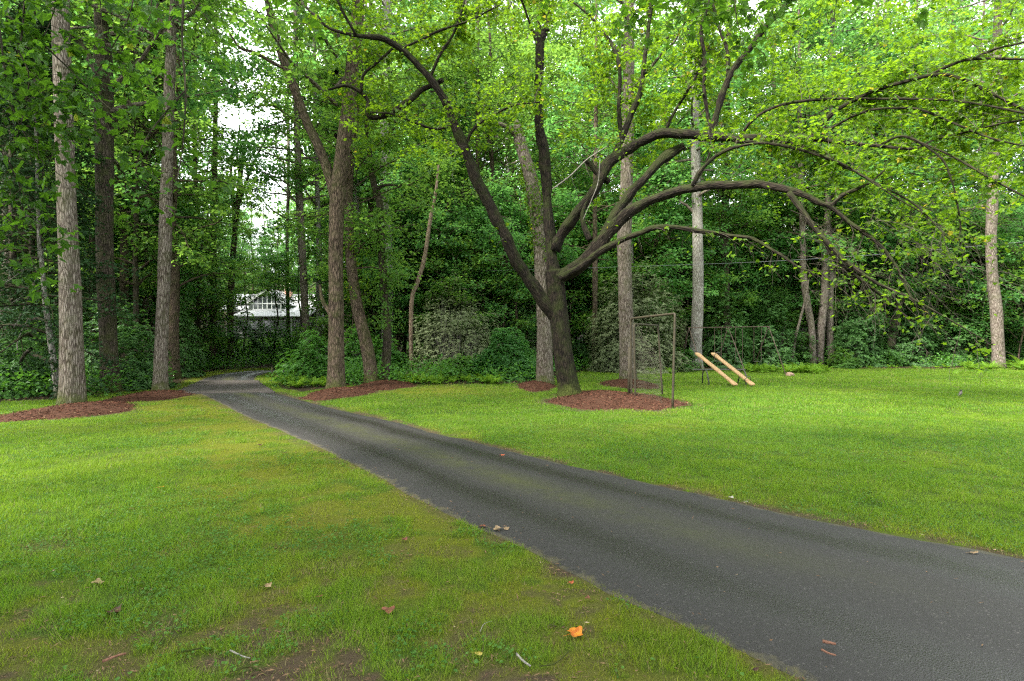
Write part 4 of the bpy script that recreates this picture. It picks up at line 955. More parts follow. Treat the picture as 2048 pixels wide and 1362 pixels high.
# ------------------------------------------------------------------ the spreading tree
print('hero')
HY = gY(793)
hb = np.array([(1138 - 1024) / F * HY, HY, 0.])
hero = empty('spreading_maple', hb, 'large dark spreading tree with arching mossy limbs on the wide mulch bed', 'tree')
HT = [(1140, 795, 62, 0), (1137, 770, 52, 0), (1130, 730, 48, 0), (1124, 690, 46, 0), (1118, 640, 46, 0), (1113, 590, 45, 0), (1108, 540, 44, 0)]
LIMBS = [  # (px, py, width, depth offset)
 ('L', [(1116, 640, 34, 0), (1085, 600, 32, -.1), (1058, 560, 30, -.2), (1030, 515, 29, -.3), (1002, 455, 28, -.4), (975, 400, 27, -.5), (950, 350, 26, -.6), (925, 285, 25, -.7), (905, 240, 22, -.8), (885, 195, 20, -1.), (850, 145, 18, -1.2), (800, 98, 15, -1.4), (755, 75, 13, -1.6), (700, 68, 10, -1.8), (655, 55, 7, -2.), (635, 30, 4, -2.)], .55),
 ('C', [(1107, 560, 30, .15), (1100, 480, 28, .2), (1095, 400, 26, .25), (1090, 330, 25, .3), (1082, 270, 22, .3), (1076, 200, 20, .3), (1078, 140, 20, .3), (1081, 95, 23, .3), (1082, 68, 30, .3)], 9),
 ('C2', [(1086, 70, 8, .3), (1093, 50, 7, .3), (1092, 20, 6, .4), (1080, -20, 5, .5), (1075, -100, 4, .5)], .2),
 ('C3', [(1075, 75, 6, .3), (1062, 55, 5, .2), (1050, 20, 5, 0), (1035, -20, 4, -.2), (1020, -90, 3, -.3)], .2),
 ('R1', [(1108, 556, 44, 0), (1135, 545, 38, -.1), (1165, 525, 36, -.3), (1195, 495, 35, -.4), (1225, 455, 32, -.6), (1260, 425, 28, -.8), (1300, 400, 26, -1.), (1350, 382, 24, -1.3), (1400, 374, 23, -1.6), (1450, 371, 22, -1.9), (1510, 369, 21, -2.3), (1560, 376, 20, -2.6), (1600, 388, 17, -2.9), (1640, 405, 15, -3.1), (1662, 413, 13, -3.2), (1700, 445, 11, -3.4), (1755, 485, 10, -3.7), (1790, 530, 8, -4.), (1815, 580, 7, -4.2), (1835, 620, 5, -4.3)], 1.2),
 ('R1b', [(1578, 385, 14, -2.8), (1612, 430, 13, -3.1), (1650, 480, 12, -3.4), (1690, 520, 10, -3.7), (1750, 565, 8, -4.), (1810, 590, 6, -4.3), (1900, 640, 4, -4.8), (1985, 690, 3, -5.)], 1.2),
 ('R1c', [(1640, 460, 9, -3.3), (1665, 510, 9, -3.4), (1715, 555, 7, -3.6), (1760, 590, 6, -3.8), (1830, 645, 4, -4.)], 1.3),
 ('R1d', [(1660, 413, 8, -3.2), (1685, 390, 9, -3.2), (1715, 377, 9, -3.3), (1740, 365, 6, -3.4), (1770, 340, 4, -3.5)], 1),
 ('R2', [(1106, 500, 30, .2), (1122, 468, 28, .1), (1150, 430, 28, 0), (1185, 385, 27, 0), (1205, 350, 27, -.1), (1218, 325, 26, -.1), (1245, 305, 24, -.2), (1285, 283, 23, -.4), (1325, 265, 22, -.6), (1370, 266, 25, -.9), (1425, 275, 27, -1.1), (1480, 276, 19, -1.4), (1550, 274, 18, -1.8), (1620, 277, 17, -2.2), (1690, 284, 13, -2.7), (1750, 291, 10, -3.), (1830, 297, 8, -3.5), (1860, 283, 7, -3.7), (1920, 268, 6, -4.), (1990, 250, 6, -4.4), (2060, 238, 5, -4.8)], .9),
 ('R3', [(1205, 480, 24, -.5), (1225, 440, 24, -.5), (1250, 400, 23, -.4), (1285, 360, 23, -.4), (1325, 320, 24, -.4), (1352, 300, 24, -.4), (1368, 292, 18, -.4)], 9),
 ('R4', [(1120, 556, 20, -.4), (1165, 530, 18, -.7), (1205, 500, 16, -.9), (1245, 480, 15, -1.1), (1280, 466, 14, -1.3), (1305, 456, 14, -1.4), (1350, 456, 13, -1.6), (1400, 462, 12, -1.8), (1450, 470, 10, -2.), (1500, 475, 9, -2.3), (1545, 500, 8, -2.6), (1590, 530, 6, -2.9), (1612, 541, 4, -3.1), (1700, 538, 3, -3.6)], 1.0),
 ('U1', [(1425, 268, 14, -1.1), (1432, 230, 14, -1.2), (1450, 175, 14, -1.3), (1475, 130, 14, -1.5), (1505, 90, 13, -1.7), (1540, 45, 13, -2.), (1580, 0, 13, -2.3), (1640, -80, 10, -2.8), (1700, -200, 6, -3.2)], .25),
 ('U2', [(1422, 268, 9, -1.1), (1415, 230, 9, -1.1), (1408, 180, 8, -1.2), (1410, 120, 8, -1.2), (1402, 60, 8, -1.3), (1420, 0, 7, -1.3), (1430, -90, 5, -1.3)], .25),
 ('U3', [(1455, 175, 9, -1.3), (1456, 110, 8, -1.2), (1440, 60, 7, -1.1), (1425, 10, 6, -1.), (1415, -80, 4, -1.)], .25),
 ('A1', [(1620, 272, 10, -2.2), (1645, 245, 10, -2.3), (1680, 215, 10, -2.5), (1740, 185, 10, -2.9), (1800, 165, 10, -3.2), (1850, 153, 9, -3.5), (1890, 150, 9, -3.7), (1930, 160, 8, -4.), (1975, 180, 8, -4.3), (2020, 205, 7, -4.6), (2090, 240, 6, -5.)], .4),
 ('A2', [(1855, 153, 7, -3.5), (1890, 135, 7, -3.7), (1935, 119, 7, -4.), (1990, 117, 6, -4.4), (2060, 118, 6, -4.8)], .4),
 ('A3', [(1945, 119, 6, -4.), (1985, 100, 6, -4.3), (2060, 82, 5, -4.8)], .4),
 ('A4', [(1488, 262, 7, -1.4), (1500, 245, 7, -1.5), (1525, 225, 6, -1.6), (1570, 208, 6, -1.9), (1640, 199, 6, -2.3), (1740, 197, 6, -2.9), (1850, 198, 6, -3.6), (1930, 203, 6, -4.1), (2060, 228, 5, -4.9)], .5),
 ('A5', [(1645, 268, 6, -2.3), (1690, 240, 6, -2.6), (1740, 220, 6, -2.9), (1810, 216, 6, -3.3), (1850, 222, 6, -3.6), (1910, 248, 6, -4.), (1980, 275, 5, -4.5), (2060, 295, 5, -4.9)], .6),
 ('A6', [(1386, 372, 8, -1.6), (1398, 345, 8, -1.7), (1425, 317, 7, -1.8), (1460, 298, 7, -2.), (1510, 286, 6, -2.3), (1560, 290, 6, -2.6), (1630, 308, 6, -3.), (1690, 330, 5, -3.4), (1760, 375, 4, -3.9), (1850, 430, 3, -4.3)], 1.),
 ('A7', [(1470, 284, 6, -1.5), (1530, 283, 6, -2.), (1600, 290, 6, -2.6), (1660, 320, 5, -3.1), (1740, 360, 5, -3.6), (1830, 410, 4, -4.2), (1900, 480, 3, -4.7)], 1.),
 ('A8', [(1760, 290, 6, -3.), (1800, 272, 6, -3.3), (1840, 285, 6, -3.6), (1885, 320, 5, -3.9), (1905, 370, 4, -4.), (1920, 440, 4, -4.1), (1918, 480, 2, -4.1)], 1.),
 ('A9', [(1840, 285, 6, -3.6), (1900, 310, 5, -4.), (1970, 350, 5, -4.5), (2060, 400, 4, -5.)], .8),
 ('B1', [(1208, 350, 14, -.1), (1228, 310, 14, -.1), (1248, 268, 13, -.1), (1262, 230, 12, -.1), (1283, 180, 11, -.1), (1290, 110, 9, -.1), (1300, 30, 7, -.1), (1310, -60, 5, 0)], .4),
 ('B2', [(1243, 275, 9, -.1), (1237, 215, 9, -.1), (1240, 150, 8, -.1), (1230, 100, 7, .1), (1205, 60, 4, .2)], .6),
 ('B3', [(1330, 265, 7, -.6), (1345, 230, 6, -.7), (1370, 190, 6, -.8), (1398, 140, 5, -1.), (1420, 90, 4, -1.1)], .5),
 ('B4', [(1218, 365, 15, 0), (1195, 345, 14, .1), (1180, 328, 12, .2), (1165, 322, 8, .2)], 9),
 ('B5', [(1180, 480, 12, -.4), (1168, 450, 10, -.3), (1166, 425, 7, -.2), (1175, 400, 4, -.1)], 9),
 ('L2', [(885, 160, 11, -1.), (872, 168, 12, -.9), (845, 180, 12, -.9), (820, 200, 12, -.9), (785, 225, 12, -.9), (745, 236, 11, -1.), (735, 222, 10, -1.), (735, 200, 9, -1.), (715, 180, 8, -1.1), (690, 172, 6, -1.2), (655, 180, 4, -1.3)], .6),
 ('L3', [(722, 185, 6, -1.1), (727, 150, 6, -1.2), (760, 120, 6, -1.3), (785, 98, 6, -1.4)], .9),
 ('L4', [(905, 250, 6, -.8), (870, 258, 6, -1.), (830, 245, 5, -1.2), (785, 228, 4, -1.3), (740, 225, 3, -1.4)], .4),
 ('L5', [(800, 98, 6, -1.4), (840, 80, 5, -1.4), (880, 60, 5, -1.4), (940, 40, 4, -1.5), (1000, 10, 3, -1.5)], .2),
 ('L6', [(930, 290, 6, -.7), (950, 255, 6, -.9), (985, 230, 5, -1.1), (1030, 210, 4, -1.3), (1080, 205, 3, -1.5)], .2),
 ('L7', [(860, 155, 7, -1.1), (880, 110, 6, -1.2), (910, 60, 5, -1.3), (930, 0, 4, -1.4), (940, -80, 3, -1.4)], .2),
 ('L8', [(712, 70, 6, -1.8), (690, 30, 5, -2.), (665, -20, 4, -2.2)], .2),
]
HL = Leaves(); HW = Wood()
def hp(s): 
    p = P(s[0], s[1], HY + s[3]); return [*(p - hb), s[2] * .86 / math.hypot(1, (s[0] - 1024) / F) / 2 / F * (HY + s[3])]
t3 = catmull(np.array([hp(s) for s in HT]), 44); t3[0, 2] = -.1
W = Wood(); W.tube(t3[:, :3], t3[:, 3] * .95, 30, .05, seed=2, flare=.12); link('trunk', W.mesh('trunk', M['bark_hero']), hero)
def twig(p, d, L, leaves, s, bare=False, r0=.007, spread=.16, dens=1.0):
    b = branch(rng, p, d, L, 6, -.03 if not bare else -.10, .16)
    HW.tube(b, np.linspace(r0, .002, 7), 3, cap=False)
    subs = [b]
    for k in range(2 + int(L > .9) * 2):
        j = int(rng.integers(1, 6)); dd = unit(b[j + 1] - b[j] if j < 6 else b[j] - b[j - 1]) + rdir(1)[0] * (1, 1, .45)
        sb = branch(rng, b[j], dd, L * rng.uniform(.3, .6), 4, -.03 if not bare else -.1, .18); HW.tube(sb, np.linspace(r0 * .5, .0015, 5), 3, cap=False); subs.append(sb)
    if leaves:
        for sb in subs:
            n = int(leaves * dens / len(subs) * rng.uniform(.6, 1.4)) + 1; i = rng.uniform(.25 if sb is b else .1, len(sb) - 1.001, n); j = i.astype(int); f = (i - j)[:, None]
            q = sb[j] * (1 - f) + sb[j + 1] * f; o = rng.normal(0, spread * .45, (n, 3)) * (1, 1, .4)
            sz = s * rng.uniform(.65, 1.25, n)
            HL.add(q + o, o + rdir(n) * .1 + (0, 0, -.05), unit(rdir(n) * .45 + (0, 0, .75)), sz, sz * .95)
for nm, spec, lf in LIMBS:
    a = np.array([hp(s) for s in spec]); n = max(16, int(len(a) * 4)); q = catmull(a, n)
    sL = np.r_[0, np.cumsum(np.linalg.norm(np.diff(q[:, :3], axis=0), axis=1))]; am = np.minimum(.05, .35 * q[:, 3] + .012) * smooth(0, .8, sL)
    for ax_ in range(3): q[:, ax_] += am * (fbm(sL * 1.7 + 13 * ax_ + spec[0][0], sL * 0 + ax_ * 5.5, 3) - .5) * 1.9
    q[:, 3] *= 1 + .30 * (fbm(sL * 3.1 + spec[0][1], sL * 0 + 2.2, 3) - .5) * 2
    W = Wood(); big = a[0, 3] > .09
    W.tube(q[:, :3], np.maximum(q[:, 3] * (.93 if big else 1.15), .010), 18 if big else 8, .15 if big else .10, seed=len(nm) + spec[0][0] % 13)
    if nm == 'C':   # torn jagged top
        for k in range(7): W.tube(branch(rng, q[-1, :3] + rng.normal(0, .1, 3), (rng.normal(0, .5), rng.normal(0, .5), 1), rng.uniform(.15, .35), 3), np.linspace(.06, .006, 4), 5, .2)
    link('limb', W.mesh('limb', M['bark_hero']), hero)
    L = np.r_[0, np.cumsum(np.linalg.norm(np.diff(q[:, :3], axis=0), axis=1))]; tot = L[-1]
    if lf >= 9: continue
    # side shoots: dense & leafy where the photo has foliage (above ~300 px), sparse and bare lower down
    s = tot * (.22 if big else .12)
    while s < tot:
        i = int(np.searchsorted(L, s)); i = min(max(i, 1), n - 2); p = q[i, :3]; w = p + hb
        py = 681 - (w[2] - CH) / w[1] * F; px = 1024 + w[0] / w[1] * F
        T = unit(q[i + 1, :3] - q[i - 1, :3])
        low = np.clip((py - 330) / 150, 0, 1)
        thick = q[i, 3] > .075
        d = unit(rdir(1)[0] * (1, .7, .7) * .85 + T * .5 + (0, 1.0 * (1 - low), .65 - 1.25 * low))
        ln = rng.uniform(.6, 1.7) * (1.1 if not thick else .8)
        nl = int(rng.uniform(22, 50) * (1 - .88 * low) * (.25 if q[i, 3] > .055 else .5 if (q[i, 3] > .035 and big) else 1))
        twig(p, d, ln * (1 - .35 * low), nl, .108, bare=low > .6, r0=.008)
        s += rng.uniform(.09, .2) * (1.7 if thick else 1) * (1 + .8 * low)
# upper canopy mass above the frame and deeper layers behind the arches
for i in range(270):
    px = rng.uniform(1180, 2120); py = rng.uniform(-160, 250) if i < 200 else rng.uniform(180, 400); p = P(px, py, HY + rng.uniform(-.5, 4.5)) - hb
    twig(p, rdir(1)[0] * (1, 1, .4) + (.4, -.1, .1), rng.uniform(.8, 1.6), int(rng.uniform(40, 80)), .108)
for i in range(120):
    px = rng.uniform(690, 1250); py = rng.uniform(-120, 300); p = P(px, py, HY + rng.uniform(-2.5, 1)) - hb
    twig(p, rdir(1)[0] * (1, 1, .4) + (-.3, -.1, 0), rng.uniform(.8, 1.5), int(rng.uniform(30, 60)), .085)
for i in range(22):
    px = rng.uniform(1780, 2080); py = rng.uniform(330, 520); p = P(px, py, HY + rng.uniform(-4.5, -1)) - hb
    twig(p, rdir(1)[0] * (1, 1, .4) + (.3, 0, -.1), rng.uniform(.7, 1.3), int(rng.uniform(25, 45)), .10)
# bare drooping twigs under the right-hand arches
for i in range(70):
    px = rng.uniform(1560, 2000); py = rng.uniform(380, 560); p = P(px, py, HY + rng.uniform(-4.6, -2.5)) - hb
    twig(p, (rng.uniform(.5, 1.1), rng.uniform(-.3, .3), rng.uniform(-.8, .05)), rng.uniform(1.0, 2.4), int(rng.random() < .3) * 7, .08, bare=True, r0=.006)
link('twigs', HW.mesh('twigs', M['twig']), hero); link('crown', HL.mesh('crown', M['leaf_hero'], 'lobed'), hero)
print('hero leaves', HL.count())
# broken grey branch caught in the fork
W = Wood(); q = catmull(np.array([P(1105, 378, HY - .7), P(1140, 352, HY - .7), P(1175, 318, HY - .7), P(1215, 292, HY - .7)]), 16); W.tube(q, np.linspace(.02, .012, 16), 6, .2)
for k in (5, 9, 12): W.tube(branch(rng, q[k], (.2, 0, -1 if k % 2 else .6), .5, 4), np.linspace(.009, .003, 5), 3, cap=False)
tag(link('broken_branch', W.mesh('broken_branch', M['twig_pale'])), 'pale dead branch caught in the fork of the spreading tree', 'branch')
W = Wood(); q = catmull(np.array([P(1200, 320, HY - .8), P(1196, 365, HY - .8), P(1183, 400, HY - .8), P(1166, 440, HY - .8)]), 16); W.tube(q, np.linspace(.014, .008, 16), 6, .2)
tag(link('broken_branch', W.mesh('broken_branch', M['twig_pale'])), 'thin pale dead stick hanging below the fork of the spreading tree', 'branch')

# ------------------------------------------------------------------ near overhanging trees (trunks outside the frame)
def near_tree(name, label, tx, ty, limbs, zones, mat='leaf_near'):
    global HL, HW, hb
    root = empty(name, (tx, ty, 0), label, 'tree'); HL = Leaves(); HW = Wood(); hb = np.array([tx, ty, 0.])
    W = Wood(); W.tube(catmull(np.array([[0, 0, -.1], [.1, 0, 3], [0, .1, 6.5], [.1, .2, 14]]), 30), np.linspace(.22, .08, 30), 16, .06, flare=.3); link('trunk', W.mesh('trunk', M['bark_grey']), root)
    for lb in limbs:
        a = np.array([[x - tx, y - ty, z, r] for x, y, z, r in lb]); q = catmull(a, 24); W = Wood(); W.tube(q[:, :3], q[:, 3], 8, .08); link('limb', W.mesh('limb', M['bark_dark']), root)
    for pts, r0, dens in zones:
        a = np.array([P(*p) - hb for p in pts]); q = catmull(a, 20); HW.tube(q, np.linspace(r0, r0 * .35, 20), 6, .1)
        for k in range(2, 20, 1):
            if rng.random() > dens: continue
            twig(q[k], rdir(1)[0] * (1, 1, .5) + (0, 0, -.15), rng.uniform(.35, .8), int(rng.uniform(3, 8)), .105, r0=.0035, spread=.12)
    link('twigs', HW.mesh('twigs', M['bark_dark']), root); link('crown', HL.mesh('crown', M[mat], 'lobed', .35), root); print(name, HL.count())
near_tree('overhanging_tree', 'near tree whose drooping lobed-leaf branches hang in over the left lawn', -9.2, 3.6,
    [[(-9.2, 3.6, 5.2, .12), (-7.5, 4.4, 6.2, .09), (-5, 5.5, 6.6, .07), (-2.5, 6.6, 6.4, .04), (.2, 7.2, 6.6, .02)], [(-9.2, 3.6, 4.4, .09), (-8, 5, 5.6, .07), (-7, 6.6, 6.4, .05), (-5.5, 7.6, 6.8, .03)]],
    [([(365, -90, 6.6), (366, 20, 6.5), (364, 80, 6.5), (371, 180, 6.4), (368, 260, 6.4), (358, 340, 6.4), (340, 400, 6.3)], .017, .5),
     ([(371, 180, 6.4), (325, 232, 6.3), (285, 290, 6.2), (268, 360, 6.2)], .010, .6),
     ([(-20, 5, 6.2), (60, 66, 6.2), (130, 130, 6.3), (200, 200, 6.3), (260, 250, 6.4)], .011, .9),
     ([(52, -60, 6.), (45, 60, 6.), (38, 100, 6.), (58, 150, 6.), (50, 215, 6.), (30, 290, 6.)], .011, .9),
     ([(275, -80, 6.7), (262, 20, 6.6), (230, 85, 6.6), (190, 150, 6.5), (150, 215, 6.4)], .010, .8),
     ([(0, 60, 5.8), (8, 130, 5.8), (20, 200, 5.9), (50, 270, 6), (90, 330, 6)], .009, .9),
     ([(-30, 140, 5.9), (40, 190, 6), (110, 240, 6.1), (160, 300, 6.2)], .009, .9),
     ([(-40, 250, 5.9), (20, 330, 6), (60, 420, 6.1), (90, 490, 6.1)], .008, .8),
     ([(-40, 380, 5.8), (10, 430, 5.9), (50, 480, 6), (70, 540, 6)], .007, .8),
     ([(305, -60, 7), (300, 30, 7), (270, 100, 7), (262, 130, 7)], .007, .6),
     ([(190, -80, 6.4), (200, 0, 6.4), (205, 60, 6.4), (215, 110, 6.4)], .008, .9), ([(330, -60, 7.2), (400, 20, 7.2), (440, 70, 7.2)], .008, .7),
     ([(420, -80, 7), (480, 0, 7), (560, 40, 7.1), (640, 50, 7.2)], .008, .6), ([(110, -80, 6.2), (110, 10, 6.2), (90, 70, 6.2)], .008, .9)])
near_tree('overhanging_tree', 'near tree whose bright lobed leaves hang in from above over the driveway', 10.5, 2.2,
    [[(10.5, 2.2, 5.0, .12), (8, 3.6, 6.6, .09), (5, 5.4, 7.1, .06), (2.5, 6.6, 6.9, .04), (.6, 7.2, 6.9, .02)]],
    [([(1560, -160, 6.8), (1540, -60, 6.8), (1520, 20, 6.8), (1500, 70, 6.8)], .010, 1.), ([(1420, -160, 6.9), (1400, -60, 6.9), (1380, 0, 6.9), (1330, 50, 6.9)], .010, 1.),
     ([(1480, -120, 6.6), (1470, -20, 6.6), (1480, 60, 6.6), (1530, 110, 6.6)], .009, 1.), ([(1300, -120, 7), (1280, -30, 7), (1260, 20, 7)], .008, .9),
     ([(1650, -150, 6.6), (1640, -60, 6.6), (1600, 0, 6.6)], .008, .8), ([(1180, -120, 7.1), (1150, -60, 7.1), (1100, -20, 7.1)], .008, .7), ([(1850, -150, 6.2), (1900, -60, 6.2), (1960, -20, 6.2)], .008, .8)], 'leaf_near')

# ------------------------------------------------------------------ backstop, swing frame, seesaw
def pipe(pts, r, name, mat, parent, n=24, loc=np.zeros(3)):
    W = Wood(); q = np.array(pts, float) - loc
    W.tube(q, r, 10); return link(name, W.mesh(name, M[mat]), parent)
def bent(a, b, c, R=.12, n=7):
    """corner at b rounded"""
    a, b, c = map(np.array, (a, b, c)); u = unit(a - b); v = unit(c - b); p0 = b + u * R; p1 = b + v * R; t = np.linspace(0, 1, n)[:, None]
    return (1 - t) ** 2 * p0 + 2 * t * (1 - t) * b + t ** 2 * p1
def backstop():
    A = gp(1263, 799); B = gp(1345, 815); C = gp(1325, 790); A2 = gp(1271, 801)
    At = P(1262, 637, A[1]); Bt = P(1350, 627, B[1]); Ct = P(1316, 651, C[1]); A2t = P(1268, 648, A2[1])
    root = empty('backstop', A, 'rusty brown pipe backstop with sagging wire mesh on the mulch', 'backstop'); o = np.array(A)
    def fr(a, at, bt, b, r):
        q = np.vstack([[a], np.linspace(a, at + unit(a - at) * .13, 8)[1:-1], bent(a, at, bt), bent(at, bt, b, .05, 5), np.linspace(bt + unit(b - bt) * .1, b, 8)])
        return q
    a0, b0, c0, d0 = A.copy(), B.copy(), C.copy(), A2.copy()
    for v in (a0, b0, c0, d0): v[2] = -.05
    pipe(fr(a0, At, Bt, b0, .03), .031, 'frame', 'pipe', root, loc=o)
    pipe(fr(d0, A2t, Ct, c0, .03), .029, 'frame', 'pipe', root, loc=o)
    pipe([(A[0] - .07, A[1] + .03, -.05), (A[0] - .05, A[1] + .02, 1.5)], .045, 'post', 'pipe', root, loc=o)
    pipe([A + (0.02, .12, .9), A2 + (.02, .0, .9)], .012, 'clamp', 'pipe', root, loc=o)
    def net(p0, p1, z0, z1, zt, pitch, sag, seed):
        r = np.random.default_rng(seed); W = Wood(); L = np.linalg.norm(p1 - p0); D = (p1 - p0) / L; Nn = np.array([-D[1], D[0], 0]); nw = int(L / pitch)
        nz = int((z1 - z0) / (pitch * .5))
        for i in range(nw):
            for sg in (0,):
                zz = z0 + np.arange(nz + 1) * pitch * .5; s = (i + .5) * pitch + np.where(np.arange(nz + 1) % 2, .5, -.5) * pitch * 1.02
                k = zz < zt(s[0] / L) ; zz = zz[k]; s = s[k]
                if len(zz) < 3: continue
                s = s + .03 * np.sin(zz * 3 + i * .2)
                off = sag * np.sin(zz / z1 * PI) * np.sin(s / L * PI) + .015 * np.sin(zz * 7 + s * 9)
                W.tube(p0 + D * s[:, None] + Nn * off[:, None] + np.c_[np.zeros_like(zz), np.zeros_like(zz), zz] - o, .0048, 3, cap=False)
        return link('mesh_panel', W.mesh('mesh_panel', M['netwire']), root)
    net(A, A + (B - A) * .80, .04, 2.2, lambda u: 2.25 - 1.5 * max(0, u - .12), .105, .10, 1)
    net(A2, C, .05, 2.05, lambda u: 2.05 - .9 * u, .105, .05, 2)
backstop()

def swingset():
    apL = np.array([9.45, 30.4, 2.38]); apR = np.array([13.3, 29.5, 2.42]); apM = (apL + apR) / 2 + (0, 0, .0)
    root = empty('swing_set', (apM[0], apM[1], 0), 'rusty steel swing frame with three hanging swings before the ferns', 'swing set'); o = np.array([apM[0], apM[1], 0])
    pipe([apL - (.05, 0, 0), apL, apM, apR, apR + (.05, 0, 0)], .024, 'top_bar', 'rust', root, loc=o)
    for ap, f, b in ((apL, (9.75, 28.9), (9.55, 32.2)), (apM, (11.12, 26.9), (11.25, 31.6)), (apR, (13.5, 28.0), (13.1, 31.0))):
        for q in (f, b):
            pipe([ap + (0, 0, .02), (*(np.array(ap[:2]) + np.array(q)) / 2, ap[2] / 2), (q[0], q[1], -.05)], .021, 'leg', 'rust', root, loc=o)
    for i, (a, b) in enumerate(((1428, 1442), (1471, 1485), (1508, 1523))):
        sw = empty('swing', (0, 0, 0)); sw.parent = root; xs = []
        for px in (a, b):
            f = (px - 1374.5) / (1537 - 1374.5); p = apL + (apR - apL) * f - o; xs.append(p)
            n = 46; z = np.linspace(p[2], .62, n); W = Wood()
            W.tube(np.c_[np.full(n, p[0]) + .008 * np.sin(np.arange(n) * 2.1), np.full(n, p[1]) + .008 * np.cos(np.arange(n) * 2.1), z], .012, 4); link('chain', W.mesh('chain', M['rust']), sw)
        B = Boxes(); x0, x1 = xs[0][0] - .02, xs[1][0] + .02; y = xs[0][1]; B.box(x0, x1, y - .08, y + .08, .60, .625); B.obj('seat', M['darkpipe'], sw, .006)
swingset()

def seesaw():
    o = np.array([8.2, 21.7, 0.]); root = empty('seesaw', o, 'double seesaw with two pale boards on a low dark pipe stand', 'seesaw')
    z = .59; x0, x1 = (1388 - 1024) / F * 21.7, (1488 - 1024) / F * 21.7
    pipe([(x0 - .05, 21.7, z), (x0, 21.7, z), (x1, 21.7, z), (x1 + .04, 21.7, z)], .03, 'pivot_bar', 'darkpipe', root, loc=o)
    for xx, s in ((x0 + .42, 1), (x1 - .05, -1)):
        for dy in (-.42, .42):
            q = bent((xx, 21.7 + dy, -.05), (xx, 21.7 + dy * .55, .52), (xx, 21.7, .60), .16, 6)
            pipe(np.vstack([[(xx + .04 * s, 21.7 + dy, -.05)], q, [(xx, 21.7, z)]]), .025, 'leg', 'darkpipe', root, loc=o)
    for k, (xc, d, hn) in enumerate(((7.76, (.43, -.9, -.57), ()), (8.40, (.43, -.9, -.57), (-.78, .72)))):
        d = np.array(d); c = np.array([xc, 21.7, z + .045]); U = unit(d); S_ = unit(np.cross(U, (0, 0, 1))); N = np.cross(S_, U); N = N if N[2] > 0 else -N
        bd = empty('board', c - o); bd.parent = root; B = Boxes(); H = np.linalg.norm(d)
        prof = [(-1.0, .085), (-.93, .125), (-.84, .12), (-.70, .10), (0, .11), (.70, .10), (.84, .12), (.93, .125), (.99, .09)]
        for (s0, w0), (s1, w1) in zip(prof[:-1], prof[1:]):
            a, b = U * H * s0, U * H * s1
            B.hexa([a - S_ * w0 - N * .02, a + S_ * w0 - N * .02, b + S_ * w1 - N * .02, b - S_ * w1 - N * .02, a - S_ * w0 + N * .02, a + S_ * w0 + N * .02, b + S_ * w1 + N * .02, b - S_ * w1 + N * .02])
        B.obj('plank', M['board'], bd)
        for h in hn:
            m = U * H * h; W = Wood(); W.tube(np.array([m - S_ * .15 - N * .06, m - S_ * .15 + N * .06, m - S_ * .08 + N * .16, m + S_ * .08 + N * .16, m + S_ * .15 + N * .06, m + S_ * .15 - N * .06]), .014, 6)
            link('handle', W.mesh('handle', M['darkpipe']), bd)
seesaw()

# rock, stake, wire, bird ------------------------------------------------
def blob(name, loc, r, mat, label, cat, seed=0):
    n, m = 14, 10; V = []; 
    for i in range(m + 1):
        ph = PI * i / m
        for j in range(n):
            a = 2 * PI * j / n; u = np.array([math.sin(ph) * math.cos(a), math.sin(ph) * math.sin(a), math.cos(ph)])
            k = 1 + .35 * (float(vnoise(u[0] * 1.7 + seed, u[1] * 1.7 + u[2] * 1.3 + 5)) - .5) * 2 * math.sin(ph); V.append(u * k * r)
    idx = np.arange((m + 1) * n).reshape(m + 1, n); q = np.stack([idx[:-1], idx[1:], np.roll(idx[1:], -1, 1), np.roll(idx[:-1], -1, 1)], -1).reshape(-1)
    return tag(link(name, mesh_np(name, np.array(V), q, np.full(m * n, 4), M[mat]), loc=loc), label, cat)
g = gp(1580, 752); blob('rock', (g[0], g[1], .06), np.array([.19, .15, .13]), 'rock', 'brown rock at the foot of the right swing leg', 'rock', 3)
g = gp(544, 757); W = Wood(); W.tube(np.array([[0, 0, -.05], [.01, 0, .25], [0, 0, .52]]), .022, 7, .1); tag(link('marker_stake', W.mesh('marker_stake', M['bark_dark']), loc=g), 'thin dark stake beside the drive just past the bridge', 'stake')
W = Wood(); W.tube(catmull(np.array([P(430, 556, 38), P(640, 552, 35), P(960, 542, 31), P(1265, 533, 28.5), P(1570, 521, 27), P(1900, 497, 26), P(2500, 440, 25)]), 90), .008, 5)
tag(link('power_line', W.mesh('power_line', M['cable'])), 'thin pale overhead cable strung across the edge of the woods', 'cable')

def bird():
    b = gp(1921, 794); root = empty('small_bird', b, 'small dark-headed brown bird standing upright on the right lawn', 'bird', rz=.5)
    pts = np.array([[-.13, 0, .045], [-.10, 0, .06], [-.06, 0, .078], [-.03, 0, .095], [0, 0, .115], [.025, 0, .14], [.035, 0, .165], [.045, 0, .185], [.055, 0, .198], [.075, 0, .20], [.092, 0, .196], [.105, 0, .193]])
    rad = [.006, .012, .02, .036, .044, .04, .03, .022, .024, .018, .006, .001]; q = catmull(np.c_[pts, rad], 40); W = Wood(); W.tube(q[:, :3], np.maximum(q[:, 3], .001), 12)
    me = W.mesh('body', M['bird']); me.materials.append(M['birdhead'])
    for pl_ in me.polygons:
        if pl_.center.z > .168: pl_.material_index = 1
    link('body', me, root)
    for s in (-1, 1):
        W = Wood(); W.tube(np.array([[0, s * .015, .085], [.004, s * .017, .04], [0, s * .018, .0], [.02, s * .02, -.002]]), .003, 5); link('leg', W.mesh('leg', M['birdhead']), root)
bird()

